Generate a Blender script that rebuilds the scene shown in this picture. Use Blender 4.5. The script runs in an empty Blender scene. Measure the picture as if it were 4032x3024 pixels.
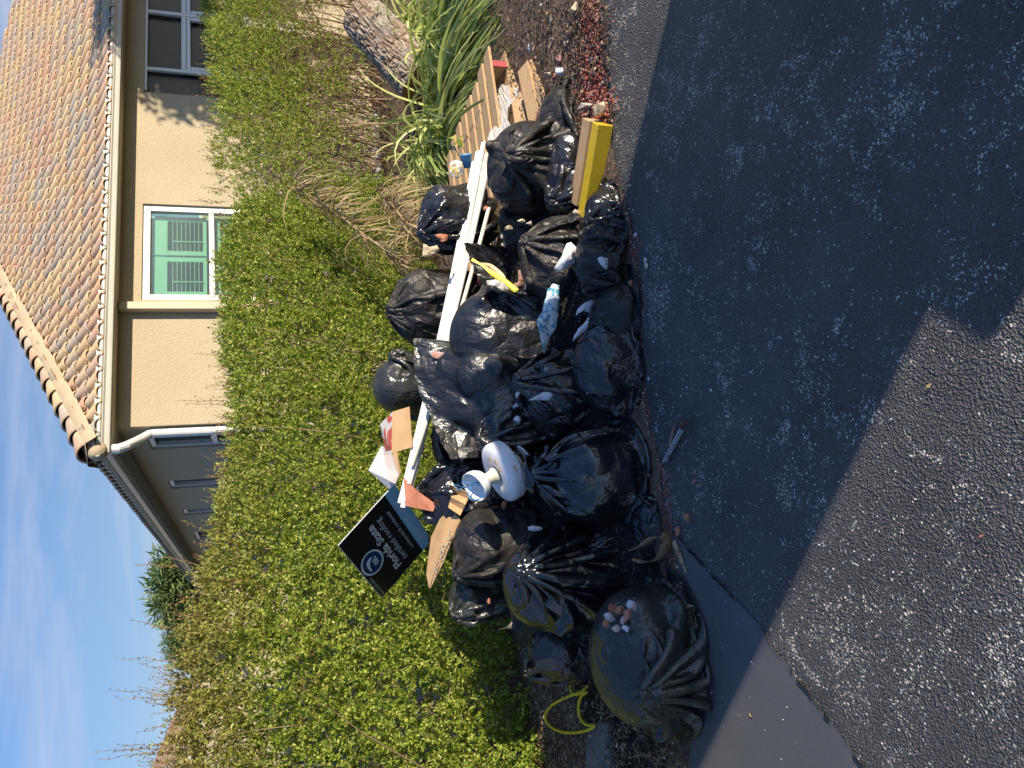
import bpy, math, random
import numpy as np
from mathutils import Vector, Matrix
C = bpy.context.scene.collection
R_ = math.radians

# ------------------------------------------------------------------ camera
F_PX = 3028.0; PITCH = R_(18.6); ROLL = R_(1.8); EYE = 1.6
_f = np.array([0, math.cos(PITCH), -math.sin(PITCH)])
_r0 = np.array([1.0, 0, 0]); _u0 = np.array([0, math.sin(PITCH), math.cos(PITCH)])
_r = _r0*math.cos(ROLL) - _u0*math.sin(ROLL)
_u = _u0*math.cos(ROLL) + _r0*math.sin(ROLL)
cam_d = bpy.data.cameras.new("camera"); cam = bpy.data.objects.new("camera", cam_d); C.objects.link(cam)
cam_d.sensor_width = 36.0; cam_d.lens = 36.0*F_PX/4032.0
cam_d.clip_start = 0.05; cam_d.clip_end = 2000
X, Y, Z = -_u, _r, -_f          # the phone was held on its side: the picture's up is the world's right
cam.matrix_world = Matrix(((X[0], Y[0], Z[0], 0), (X[1], Y[1], Z[1], 0), (X[2], Y[2], Z[2], EYE), (0, 0, 0, 1)))
bpy.context.scene.camera = cam

# ------------------------------------------------------------------ sun, sky, exposure
SUN_AZ = 124.0; SUN_EL = 17.0   # azimuth from +Y towards +X
sd = np.array([math.sin(R_(SUN_AZ))*math.cos(R_(SUN_EL)), math.cos(R_(SUN_AZ))*math.cos(R_(SUN_EL)), math.sin(R_(SUN_EL))])
sl = bpy.data.lights.new("sun", 'SUN'); so = bpy.data.objects.new("sun", sl); C.objects.link(so)
sl.energy = 5.0; sl.angle = R_(0.5); sl.color = (1.0, 0.86, 0.68)
so.rotation_euler = Vector(sd).to_track_quat('Z', 'Y').to_euler()
w = bpy.data.worlds.new("World"); bpy.context.scene.world = w; w.use_nodes = True
nt = w.node_tree; nt.nodes.clear()
def wn(t, **k):
    n = nt.nodes.new(t)
    for a, b in k.items(): setattr(n, a, b)
    return n
sky = wn('ShaderNodeTexSky', sky_type='NISHITA', sun_disc=False, sun_elevation=R_(SUN_EL), sun_rotation=R_(SUN_AZ), air_density=1.0, dust_density=0.4, ozone_density=2.6)
geo = wn('ShaderNodeTexCoord'); sep = wn('ShaderNodeSeparateXYZ'); nt.links.new(geo.outputs['Generated'], sep.inputs[0])
mp = wn('ShaderNodeMapping'); mp.inputs['Scale'].default_value = (1.3, 1.3, 9.0); mp.inputs['Rotation'].default_value = (0.10, -0.22, 0.3)
nt.links.new(geo.outputs['Generated'], mp.inputs[0])
nz = wn('ShaderNodeTexNoise'); nz.inputs['Scale'].default_value = 1.5; nz.inputs['Detail'].default_value = 6; nz.inputs['Roughness'].default_value = 0.55; nz.inputs['Distortion'].default_value = 0.5
nt.links.new(mp.outputs[0], nz.inputs['Vector'])
cr = wn('ShaderNodeMapRange'); cr.inputs['From Min'].default_value = 0.46; cr.inputs['From Max'].default_value = 0.70; nt.links.new(nz.outputs[0], cr.inputs[0])
el = wn('ShaderNodeMapRange'); el.inputs['From Min'].default_value = 0.42; el.inputs['From Max'].default_value = 0.12; nt.links.new(sep.outputs[2], el.inputs[0])
el2 = wn('ShaderNodeMapRange'); el2.inputs['From Min'].default_value = 0.30; el2.inputs['From Max'].default_value = 0.10; el2.inputs['To Max'].default_value = 0.45; nt.links.new(sep.outputs[2], el2.inputs[0])
mu = wn('ShaderNodeMath', operation='MULTIPLY'); nt.links.new(cr.outputs[0], mu.inputs[0]); nt.links.new(el.outputs[0], mu.inputs[1])
ad = wn('ShaderNodeMath', operation='MULTIPLY_ADD', use_clamp=True); nt.links.new(nz.outputs[0], ad.inputs[0]); nt.links.new(el2.outputs[0], ad.inputs[1]); nt.links.new(mu.outputs[0], ad.inputs[2])
tint = wn('ShaderNodeMix', data_type='RGBA', blend_type='MULTIPLY'); tint.inputs[0].default_value = 1.0
nt.links.new(sky.outputs[0], tint.inputs[6]); tint.inputs[7].default_value = (0.78, 0.88, 1.08, 1)
gr = wn('ShaderNodeMapRange'); gr.inputs['From Min'].default_value = 0.10; gr.inputs['From Max'].default_value = 0.80; gr.inputs['To Min'].default_value = 0.56; gr.inputs['To Max'].default_value = 1.25; nt.links.new(sep.outputs[2], gr.inputs[0])
dim = wn('ShaderNodeVectorMath', operation='SCALE'); nt.links.new(tint.outputs[2], dim.inputs[0]); nt.links.new(gr.outputs[0], dim.inputs['Scale'])
mx = wn('ShaderNodeMix', data_type='RGBA'); nt.links.new(ad.outputs[0], mx.inputs[0]); nt.links.new(dim.outputs[0], mx.inputs[6]); mx.inputs[7].default_value = (2.9, 3.2, 4.1, 1)
bg = wn('ShaderNodeBackground'); bg.inputs[1].default_value = 0.135; nt.links.new(mx.outputs[2], bg.inputs[0])
ou = wn('ShaderNodeOutputWorld'); nt.links.new(bg.outputs[0], ou.inputs[0])
vs = bpy.context.scene.view_settings
vs.view_transform = 'Standard'; vs.look = 'None'; vs.exposure = 0.60; vs.gamma = 1.0; vs.use_curve_mapping = False
cy = bpy.context.scene.cycles
cy.max_bounces = 6; cy.transparent_max_bounces = 8; cy.caustics_reflective = False; cy.caustics_refractive = False
cy.sample_clamp_indirect = 4.0; cy.use_denoising = True

# ------------------------------------------------------------------ where a line of sight of the photo meets the place
O_ = np.array([0, 0, EYE])
def ray(x, y): return _f + _r*((1512 - y)/F_PX) - _u*((x - 2016)/F_PX)
def gz(x, y, z=0.0):
    d = ray(x, y); return O_ + d*((z - EYE)/d[2])
def ay(x, y, Yd):
    d = ray(x, y); return O_ + d*(Yd/d[1])
def onpl(x, y, P, n):
    d = ray(x, y); return O_ + d*(((P - O_) @ n)/(d @ n))
def A3(*v): return np.array(v, float)
def nrm(v):
    v = np.asarray(v, float); return v/(np.linalg.norm(v) + 1e-12)

# ------------------------------------------------------------------ helpers: objects
def tag(o, label=None, cat=None, group=None, kind=None):
    if label: o['label'] = label
    if cat: o['category'] = cat
    if group: o['group'] = group
    if kind: o['kind'] = kind
    return o
def thing(name, label, cat, loc=(0, 0, 0), group=None):
    o = bpy.data.objects.new(name, None); C.objects.link(o); o.location = loc; o.empty_display_size = 0.1
    return tag(o, label, cat, group)
def mesh(name, V, Fc, mat, parent=None, smooth=False, mats=None, midx=None, attr=None):
    """V world coordinates; Fc list of faces or (n,k) int array."""
    V = np.asarray(V, dtype=np.float32)
    base = np.zeros(3)
    if parent is not None:
        q = parent; base = np.array(q.location)
        while q.parent is not None: q = q.parent; base = base + np.array(q.location)
    V = V - base.astype(np.float32)
    me = bpy.data.meshes.new(name)
    if isinstance(Fc, np.ndarray):
        n, k = Fc.shape
        me.vertices.add(len(V)); me.vertices.foreach_set('co', V.ravel())
        me.loops.add(n*k); me.loops.foreach_set('vertex_index', Fc.astype(np.int32).ravel())
        me.polygons.add(n); me.polygons.foreach_set('loop_start', np.arange(0, n*k, k, dtype=np.int32))
        me.update(calc_edges=True)
    else:
        me.from_pydata(V.tolist(), [], [tuple(int(i) for i in f) for f in Fc]); me.update()
    for m in (mats or [mat]): me.materials.append(m)
    if midx is not None: me.polygons.foreach_set('material_index', np.asarray(midx, dtype=np.int32))
    if smooth: me.polygons.foreach_set('use_smooth', np.ones(len(me.polygons), dtype=bool))
    if attr is not None:
        for an, av in attr.items():
            a = me.attributes.new(an, 'FLOAT', 'POINT'); a.data.foreach_set('value', np.asarray(av, dtype=np.float32))
    o = bpy.data.objects.new(name, me); C.objects.link(o)
    if parent is not None: o.parent = parent
    return o
class MB:
    def __init__(s): s.V = []; s.F = []; s.M = []; s.m = 0
    def add(s, V, Fc):
        b = len(s.V); s.V += [tuple(v) for v in V]; s.F += [tuple(i + b for i in f) for f in Fc]; s.M += [s.m]*len(Fc); return s
    def box(s, c, ax, ay_, az, sx, sy, sz):
        """centre, three unit axes, full sizes"""
        c = A3(*c); a = nrm(ax)*sx/2; b = nrm(ay_)*sy/2; d = nrm(az)*sz/2
        V = [c + i*a + j*b + k*d for i in (-1, 1) for j in (-1, 1) for k in (-1, 1)]
        return s.add(V, [(0, 1, 3, 2), (4, 6, 7, 5), (0, 4, 5, 1), (2, 3, 7, 6), (0, 2, 6, 4), (1, 5, 7, 3)])
    def prism(s, pts, off):
        """closed outline pts (list of 3-vectors) extruded by off"""
        n = len(pts); P = [A3(*p) for p in pts]; o = A3(*off)
        V = P + [p + o for p in P]
        return s.add(V, [tuple(range(n))[::-1], tuple(range(n, 2*n))] + [(i, (i+1) % n, n + (i+1) % n, n + i) for i in range(n)])
    def tube(s, pts, rad, n=8, cap=True, flat=1.0, refn=None):
        P = np.array(pts, float); m = len(P); rad = np.broadcast_to(np.asarray(rad, float), (m,))
        T = np.gradient(P, axis=0); T /= np.linalg.norm(T, axis=1)[:, None] + 1e-9
        ref = A3(*(refn if refn is not None else ((0, 0, 1) if abs(T[0][2]) < .8 else (1, 0, 0))))
        b = len(s.V); a = np.linspace(0, 2*math.pi, n, endpoint=False)
        for i in range(m):
            u = nrm(ref - T[i]*(ref @ T[i])); v = np.cross(T[i], u)
            if refn is None: ref = u
            for q in a: s.V.append(tuple(P[i] + rad[i]*(u*math.cos(q)*flat + v*math.sin(q))))
        for i in range(m-1):
            for j in range(n):
                s.F.append((b+i*n+j, b+i*n+(j+1) % n, b+(i+1)*n+(j+1) % n, b+(i+1)*n+j)); s.M.append(s.m)
        if cap:
            s.F.append(tuple(b+j for j in range(n))[::-1]); s.F.append(tuple(b+(m-1)*n+j for j in range(n))); s.M += [s.m]*2
        return s
    def lathe(s, c, axis, prof, n=32, ref=(1, 0, 0)):
        """prof: list of (radius, height along axis)"""
        c = A3(*c); ax = nrm(axis); u = nrm(A3(*ref) - ax*(A3(*ref) @ ax)); v = np.cross(ax, u)
        b = len(s.V); m = len(prof)
        for (r, h) in prof:
            for j in range(n):
                q = 2*math.pi*j/n; s.V.append(tuple(c + ax*h + (u*math.cos(q) + v*math.sin(q))*r))
        for i in range(m-1):
            for j in range(n):
                s.F.append((b+i*n+j, b+i*n+(j+1) % n, b+(i+1)*n+(j+1) % n, b+(i+1)*n+j)); s.M.append(s.m)
        return s
    def build(s, name, mat, parent=None, smooth=False, bevel=0, mats=None):
        o = mesh(name, s.V, s.F, mat, parent, smooth, mats, s.M if mats else None)
        if bevel:
            b = o.modifiers.new('bevel', 'BEVEL'); b.width = bevel; b.segments = 2; b.limit_method = 'ANGLE'; b.angle_limit = R_(40)
        return o

# value noise on points, for shaping
_rng0 = np.random.default_rng(5); _lat = _rng0.random((32, 32, 32))
def vnoise(P, s=1.0, off=0.0):
    P = np.asarray(P, float)*s + off + 100.0; i = np.floor(P).astype(int); f = P - i; f = f*f*(3 - 2*f); i %= 32; j = (i+1) % 32
    def L(a, b, c): return _lat[a, b, c]
    x0, y0, z0 = i[..., 0], i[..., 1], i[..., 2]; x1, y1, z1 = j[..., 0], j[..., 1], j[..., 2]; fx, fy, fz = f[..., 0], f[..., 1], f[..., 2]
    c00 = L(x0, y0, z0)*(1-fx)+L(x1, y0, z0)*fx; c10 = L(x0, y1, z0)*(1-fx)+L(x1, y1, z0)*fx
    c01 = L(x0, y0, z1)*(1-fx)+L(x1, y0, z1)*fx; c11 = L(x0, y1, z1)*(1-fx)+L(x1, y1, z1)*fx
    return (c00*(1-fy)+c10*fy)*(1-fz) + (c01*(1-fy)+c11*fy)*fz
def fnoise(P, s=1.0, off=0.0, o=3):
    r = 0; a = 1.0; t = 0
    for k in range(o): r = r + a*vnoise(P, s*2**k, off + 7.3*k); t += a; a *= 0.5
    return r/t

# ------------------------------------------------------------------ helpers: materials
class Mat:
    def __init__(s, name, rough=0.6, color=(.5, .5, .5), spec=0.5, metal=0.0):
        s.m = bpy.data.materials.new(name); s.m.use_nodes = True; s.t = s.m.node_tree
        s.b = s.t.nodes['Principled BSDF']; s.b.inputs['Roughness'].default_value = rough
        s.b.inputs['Base Color'].default_value = (*color, 1); s.b.inputs['Specular IOR Level'].default_value = spec; s.b.inputs['Metallic'].default_value = metal
        s._tc = None; s.h = None
    def n(s, t, ins=None, **k):
        x = s.t.nodes.new(t)
        for a, b in k.items(): setattr(x, a, b)
        for a, b in (ins or {}).items(): s.put(x.inputs[a], b)
        return x
    def put(s, i, v):
        if hasattr(v, 'links') or isinstance(v, bpy.types.NodeSocket): s.t.links.new(v, i)
        else: i.default_value = (*v, 1) if (isinstance(v, tuple) and len(v) == 3 and i.type == 'RGBA') else v
    def obj(s):
        if s._tc is None: s._tc = s.n('ShaderNodeTexCoord').outputs['Object']
        return s._tc
    def world(s): return s.n('ShaderNodeNewGeometry').outputs['Position']
    def scl(s, v, sc): return s.n('ShaderNodeMapping', {0: v, 'Scale': sc}).outputs[0]
    def noise(s, scale, v=None, detail=4, rough=.55, dist=0.0): return s.n('ShaderNodeTexNoise', {'Vector': v or s.obj(), 'Scale': scale, 'Detail': detail, 'Roughness': rough, 'Distortion': dist}).outputs[0]
    def vor(s, scale, v=None, feature='F1', out='Distance', rnd=1.0): return s.n('ShaderNodeTexVoronoi', {'Vector': v or s.obj(), 'Scale': scale, 'Randomness': rnd}, feature=feature).outputs[out]
    def mr(s, v, a, b, c=0.0, d=1.0, cl=True): return s.n('ShaderNodeMapRange', {0: v, 'From Min': a, 'From Max': b, 'To Min': c, 'To Max': d}, clamp=cl).outputs[0]
    def math(s, op, a, b=0.0, cl=False):
        return s.n('ShaderNodeMath', {0: a, 1: b}, operation=op, use_clamp=cl).outputs[0]
    def mix(s, f, a, b, mode='MIX'):
        x = s.n('ShaderNodeMix', data_type='RGBA', blend_type=mode); s.put(x.inputs[0], f); s.put(x.inputs[6], a); s.put(x.inputs[7], b); return x.outputs[2]
    def ramp(s, v, stops):
        x = s.n('ShaderNodeValToRGB', {0: v}); e = x.color_ramp.elements
        while len(e) < len(stops): e.new(0.5)
        for i, (p, c) in enumerate(stops): e[i].position = p; e[i].color = (*c, 1)
        return x.outputs[0]
    def isl(s): return s.n('ShaderNodeNewGeometry').outputs['Random Per Island']
    def rnd(s): return s.n('ShaderNodeObjectInfo').outputs['Random']
    def attr(s, n): return s.n('ShaderNodeAttribute', attribute_name=n).outputs['Fac']
    def col(s, v): s.put(s.b.inputs['Base Color'], v); return s
    def rgh(s, v): s.put(s.b.inputs['Roughness'], v); return s
    def bump(s, h, strength=0.3, dist=0.01, prev=None):
        x = s.n('ShaderNodeBump', {'Height': h, 'Strength': strength, 'Distance': dist})
        if s.h is not None: s.t.links.new(s.h, x.inputs['Normal'])
        s.h = x.outputs[0]; s.t.links.new(s.h, s.b.inputs['Normal']); return s
# ------------------------------------------------------------------ materials of the setting
def m_asphalt():
    M = Mat('asphalt', 0.62, spec=0.55); w = M.world()
    n1 = M.noise(3.0, w, 5); n2 = M.noise(0.9, w, 4); fine = M.noise(150, w, 3)
    base = M.ramp(M.math('ADD', M.math('MULTIPLY', n1, .5), M.math('MULTIPLY', fine, .5)), [(.35, (.042, .044, .048)), (.6, (.098, .096, .094))])
    # pale aggregate showing where the coat has worn
    wsc = M.n('ShaderNodeVectorMath', {0: w, 1: (1, 1, 1)}, operation='MULTIPLY').outputs[0]
    jit = M.n('ShaderNodeVectorMath', {0: wsc, 1: M.n('ShaderNodeVectorMath', {0: M.n('ShaderNodeTexNoise', {'Vector': w, 'Scale': 60.0}).outputs[1], 'Scale': 0.012}, operation='SCALE').outputs[0]}, operation='ADD').outputs[0]
    v1 = M.vor(190, jit); c1 = M.n('ShaderNodeTexVoronoi', {'Vector': jit, 'Scale': 190.0}).outputs['Color']
    r1 = M.n('ShaderNodeSeparateColor', {0: c1}).outputs[0]
    v2 = M.vor(115, jit); r2 = M.n('ShaderNodeSeparateColor', {0: M.n('ShaderNodeTexVoronoi', {'Vector': jit, 'Scale': 115.0}).outputs['Color']}).outputs[1]
    worn = M.mr(M.math('ADD', M.math('MULTIPLY', M.noise(2.0, w, 6, .75), .65), M.math('MULTIPLY', M.noise(11, w, 4, .7), .35)), .51, .63)
    th1 = M.mr(worn, 0, 1, .965, .35); th2 = M.mr(worn, 0, 1, .983, .42)
    w3 = M.mr(M.noise(6.5, w, 3, .5, .8), .655, .70); th1 = M.math('SUBTRACT', th1, M.math('MULTIPLY', w3, .75)); th2 = M.math('SUBTRACT', th2, M.math('MULTIPLY', w3, .7))
    s1 = M.math('MULTIPLY', M.math('GREATER_THAN', r1, th1), M.mr(v1, .42, .30)); s2 = M.math('MULTIPLY', M.math('GREATER_THAN', r2, th2), M.mr(v2, .46, .34))
    sp = M.math('MAXIMUM', s1, s2)
    M.col(M.mix(M.math('MULTIPLY', sp, .9), base, M.mix(r1, (.80, .72, .60), (.60, .56, .50))))
    M.rgh(M.mr(sp, 0, 1, .55, .8))
    M.bump(M.math('ADD', M.vor(170, w), M.math('MULTIPLY', M.vor(95, jit), .8)), 1.0, .006); M.bump(fine, .5, .002)
    return M.m
def m_patch():
    M = Mat('sealed_asphalt', 0.6); w = M.world()
    M.col(M.ramp(M.math('ADD', M.math('MULTIPLY', M.noise(2.2, w, 5), .6), M.math('MULTIPLY', M.noise(180, w, 2), .4)), [(.3, (.075, .078, .083)), (.62, (.115, .115, .117))]))
    M.bump(M.noise(220, w, 3), .5, .002); return M.m
def m_mulch():
    M = Mat('mulch', 0.9, spec=.2); w = M.world()
    a = M.vor(55, M.scl(w, (1, 2.2, 1)), out='Color'); b = M.n('ShaderNodeSeparateColor', {0: a}).outputs[0]
    M.col(M.mix(M.mr(M.noise(4, w), .4, .65, 0, .7), M.ramp(b, [(0, (.10, .07, .052)), (.6, (.22, .16, .115)), (.93, (.32, .24, .17)), (1, (.42, .34, .26))]), (.10, .055, .04)))
    M.bump(M.noise(70, w, 6, .7), 1.0, .02); M.bump(b, .8, .01); return M.m
def m_soil():
    M = Mat('lawn_soil', 0.95, spec=.2); w = M.world()
    M.col(M.ramp(M.noise(9, w, 8, .7), [(.3, (.10, .12, .05)), (.7, (.18, .19, .09))])); M.bump(M.noise(60, w, 6), 1, .03); return M.m
def m_stucco(name, c1, c2):
    M = Mat(name, 0.9, spec=.25); w = M.world()
    d = M.noise(42, w, 2, .5, .6); e = M.vor(50, w, 'SMOOTH_F1')
    M.col(M.mix(M.mr(M.noise(1.3, w, 5), .35, .7), c1, c2))
    M.bump(M.math('ADD', M.mr(d, .44, .56), M.math('MULTIPLY', e, .3)), .45, .005); M.bump(M.noise(160, w, 2), .35, .002); return M.m
def m_paint(name, col, rough=.45, dirt=.12):
    M = Mat(name, rough); w = M.obj()
    d = tuple(x*.62 for x in col)
    M.col(M.mix(M.mr(M.noise(6, w, 6, .65), .45, .8, 0, dirt*4), col, d)); M.bump(M.noise(90, w, 2), .06, .002); return M.m
def m_tile():
    M = Mat('clay_tile', 0.85, spec=.25); i = M.isl(); w = M.world()
    i2 = M.math('FRACT', M.math('MULTIPLY', i, 37.17))
    base = M.ramp(i, [(0, (.50, .37, .20)), (.28, (.55, .42, .25)), (.5, (.52, .30, .20)), (.68, (.40, .36, .29)), (.82, (.38, .35, .31)), (1, (.46, .30, .21))])
    M.t.nodes[-1]
    other = M.ramp(i2, [(0, (.50, .33, .21)), (.4, (.36, .33, .29)), (.7, (.54, .41, .25)), (1, (.44, .28, .20))])
    M.col(M.mix(M.mr(M.noise(7, w, 4, .6), .40, .66), base, other)); M.bump(M.noise(60, w, 4), .25, .004); return M.m
MAT = dict(
    asphalt=m_asphalt(), patch=m_patch(), mulch=m_mulch(), soil=m_soil(),
    stucco=m_stucco('stucco', (.44, .37, .255), (.48, .405, .28)), beige=m_paint('beige_trim', (.50, .43, .29), .5), soffit=m_paint('soffit', (.46, .41, .30), .6),
    white=m_paint('white_metal', (.72, .72, .69), .35, .06), gutter=m_paint('gutter', (.62, .60, .52), .35, .08), tile=m_tile(), mortar=m_stucco('mortar', (.42, .34, .22), (.50, .40, .27)))
M = Mat('interior_dark_screen', .35, (.012, .011, .012), .5); M.col(M.ramp(M.noise(1.5), [(.4, (.008, .008, .01)), (.7, (.035, .028, .026))])); MAT['screen'] = M.m  # opaque screen, the unlit interior behind it is put into its dark colour
M = Mat('window_glass', .03, (.02, .035, .03), .9); MAT['glass'] = M.m
M = Mat('shutter_green', .5, (.30, .46, .37)); MAT['shutter'] = M.m; M = Mat('room_shade_black', .9, (.006, .007, .006), .1); MAT['room'] = M.m  # room colour is near black to paint the unlit space behind the shutters
M = Mat('pane', .02, (.9, .97, .93), .7)
tr = M.n('ShaderNodeBsdfTransparent', {0: (.78, .93, .85)}); gl = M.n('ShaderNodeBsdfGlossy', {0: (.9, .95, .9), 1: .02}); ms = M.n('ShaderNodeMixShader', {0: .12, 1: tr.outputs[0], 2: gl.outputs[0]})
M.t.links.new(ms.outputs[0], M.t.nodes['Material Output'].inputs[0]); MAT['pane'] = M.m

# ------------------------------------------------------------------ ground
def sheet(name, P, z, mat):
    o = mesh(name, [(p[0], p[1], z) for p in P], [tuple(range(len(P)))], mat); tag(o, kind='structure'); return o
curb = [(-60, 5.2), (-8, 3.75), (-3.2, 3.05), (-2.2, 2.86), (-1.55, 2.70), (-1.24, 2.62), (-1.08, 2.60), (-.86, 2.69), (-.63, 2.79), (-.37, 2.84), (-.11, 2.96), (.11, 3.04), (.38, 2.99), (.66, 3.02), (1.1, 3.21), (1.5, 3.33), (1.87, 3.43), (2.6, 3.62), (8, 5.3), (60, 21)]
def bed_mesh():
    nx, ny = 260, 120; xs = np.linspace(-14, 16, nx); V = []; 
    cx = [c[0] for c in curb]; cyy = [c[1] for c in curb]
    for j in range(ny):
        t = (j/(ny-1))**1.6
        for x in xs:
            y0 = np.interp(x, cx, cyy) + .0; y = y0 + t*(15 - y0)*1.0
            V.append((x, y, 0))
    V = np.array(V); d = V[:, 1] - np.interp(V[:, 0], cx, cyy)
    V[:, 0] += .0; V[:, 1] += .02*np.sin(V[:, 0]*23)*np.exp(-d*30)
    rise = np.clip(d/.25, 0, 1)
    V[:, 2] = .006 + rise*(.012 + .045*(fnoise(V, 2.4) - .4) + .02*(fnoise(V, 14, 3.) - .5))
    i = np.arange((nx-1)*(ny-1)); a = (i//(nx-1))*nx + i % (nx-1)
    return V, np.stack([a, a+1, a+nx+1, a+nx], 1)
sheet('ground', [(-300, -300), (300, -300), (300, 300), (-300, 300)], -.03, MAT['soil'])
V, Fc = bed_mesh(); o = mesh('mulch_bed_ground', V, Fc, MAT['mulch'], smooth=True); tag(o, kind='structure')
sheet('asphalt_pavement', [(c[0], c[1] + .05) for c in curb] + [(60, -60), (-60, -60)], 0.0, MAT['asphalt'])
pp = [(-.60, 2.80), (-.66, 2.66), (-.74, 2.47), (-.80, 2.30), (-.845, 2.20), (-.93, 2.07), (-1.0, 1.93), (-1.10, 1.76), (-1.30, 1.45), (-1.8, .7), (-2.6, -.6), (-3.4, -2), (-9, -1), (-9, 3.9), (-3.2, 3.07), (-2.2, 2.88), (-1.55, 2.72), (-1.24, 2.64), (-1.08, 2.62), (-.86, 2.71)]
rr = random.Random(3); P2 = []
for i in range(11):
    a, b = pp[i], pp[i+1]; L = math.hypot(b[0]-a[0], b[1]-a[1]); n = max(1, int(L/.02))
    for k in range(n):
        t = k/n; P2.append((a[0]+(b[0]-a[0])*t + rr.uniform(-.006, .006), a[1]+(b[1]-a[1])*t + rr.uniform(-.006, .006)))
sheet('smooth_asphalt_patch', P2 + pp[11:], .004, MAT['patch'])
# crumbled joint between the two surfaces
M = Mat('joint', .95, (.012, .011, .01)); MAT['joint'] = M.m
jb = MB(); pl = P2[2:]
for i in range(0, len(pl)-60, 1):
    a = A3(*pl[i], 0); w_ = rr.uniform(.001, .007)*(1 if rr.random() > .25 else .3)
    if i < len(pl)-61:
        b = A3(*pl[i+1], 0); jb.add([a+(-w_, 0, .0085), a+(w_, .002, .0085), b+(w_, .002, .0085), b+(-w_, 0, .0085)], [(0, 1, 2, 3)])
tag(jb.build('asphalt_joint_crack', MAT['joint']), kind='structure')

# ------------------------------------------------------------------ house
dF = A3(math.sin(R_(71)), math.cos(R_(71)), 0); dL = A3(-math.sin(R_(19)), math.cos(R_(19)), 0); UP = A3(0, 0, 1)
HC = A3(-.3143, 8.6932, 0)
def hp(a, b, z): return HC + dF*a + dL*b + UP*z      # a along the front, b along the receding side (back), z up
house = thing('house', 'single storey beige stucco house with barrel tiled hip roof behind the hedge', 'house', tuple(HC))
WIN_F = [(1.43, 2.63, 1.36, 2.72, 'shut'), (4.16, 7.4, .9, 2.727, 'screen')]
WIN_L = [(.40, .93, 1.3, 2.708), (2.53, 3.02, 1.3, 2.707), (4.56, 5.02, 2.15, 2.706), (6.71, 7.73, 1.3, 2.705), (8.77, 9.44, 1.3, 2.70)]
FL, LL, SOF = 13.0, 14.0, 2.935
def wall_with_holes(mb, along, out, origin, length, holes, depth=.09):
    """wall face as a grid with window openings set back by depth (reveal faces included)"""
    xs = sorted({0, length, *[h[0] for h in holes], *[h[1] for h in holes]}); zs = sorted({-.05, SOF, *[h[2] for h in holes], *[h[3] for h in holes]})
    P = lambda a, z, d=0: origin + along*a + UP*z - out*d
    for i in range(len(xs)-1):
        for k in range(len(zs)-1):
            a0, a1, z0, z1 = xs[i], xs[i+1], zs[k], zs[k+1]; am, zm = (a0+a1)/2, (z0+z1)/2
            if any(h[0] < am < h[1] and h[2] < zm < h[3] for h in holes): continue
            mb.add([P(a0, z0), P(a1, z0), P(a1, z1), P(a0, z1)], [(0, 1, 2, 3)])
    for h in holes:
        a0, a1, z0, z1 = h[:4]
        for (p, q) in (((a0, z0), (a0, z1)), ((a1, z0), (a1, z1)), ((a0, z0), (a1, z0)), ((a0, z1), (a1, z1))):
            mb.add([P(*p), P(*q), P(*q, depth), P(*p, depth)], [(0, 1, 2, 3)])
mb = MB()
oF = A3(dF[1], -dF[0], 0); oL = A3(-dL[1], dL[0], 0)       # outward normals
wall_with_holes(mb, dF, oF, HC, FL, [w_[:4] for w_ in WIN_F])
wall_with_holes(mb, dL, oL, HC, LL, [w_[:4] for w_ in WIN_L])
mb.add([hp(FL, 0, -.05), hp(FL, LL, -.05), hp(FL, LL, SOF), hp(FL, 0, SOF)], [(0, 1, 2, 3)]); mb.add([hp(0, LL, -.05), hp(FL, LL, -.05), hp(FL, LL, SOF), hp(0, LL, SOF)], [(0, 1, 2, 3)])
mb.build('wall', MAT['stucco'], house)
OV = .28                                                    # fascia line; the gutter stands out to .40
def ring(mb, e0, z0, e1, z1):
    c = lambda e: [hp(-e, -e, 0), hp(FL+e, -e, 0), hp(FL+e, LL+e, 0), hp(-e, LL+e, 0)]
    A, B = c(e0), c(e1)
    for i in range(4):
        j = (i+1) % 4; mb.add([A[i]+UP*z0, A[j]+UP*z0, B[j]+UP*z1, B[i]+UP*z1], [(0, 1, 2, 3)])
mb = MB(); ring(mb, .0, SOF, OV, SOF); mb.build('soffit', MAT['soffit'], house)
mb = MB(); ring(mb, OV, SOF-.012, OV, 3.04); ring(mb, OV-.02, SOF-.012, OV, SOF-.012); mb.build('fascia', MAT['gutter'], house)
mb = MB()
for (e0, z0, e1, z1) in ((.282, 2.93, .345, 2.93), (.345, 2.93, .352, 2.945), (.352, 2.945, .362, 2.975), (.362, 2.975, .395, 3.005), (.395, 3.005, .40, 3.012), (.40, 3.012, .40, 3.035), (.40, 3.035, .385, 3.035), (.385, 3.035, .383, 2.99), (.383, 2.99, .284, 2.95)): ring(mb, e0, z0, e1, z1)
gut = mb.build('gutter', MAT['gutter'], house)
# pale downspout on the front, white one at the corner
mb = MB(); mb.box(hp(1.318, -.055, 1.45), dF, oF, UP, .088, .10, 2.95); mb.build('downspout', MAT['beige'], house, bevel=.008)
mb = MB()
P = [hp(-.30, -.27, 2.93), hp(-.30, -.27, 2.86), hp(-.27, -.24, 2.80), hp(-.16, -.05, 2.71), hp(-.075, .055, 2.63), hp(-.062, .065, 2.56), hp(-.062, .065, 2.3), hp(-.062, .065, .1)]
mb.tube(P, [.047]*8, 14, flat=1.0); mb.build('downspout', MAT['white'], house, smooth=False)
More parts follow.
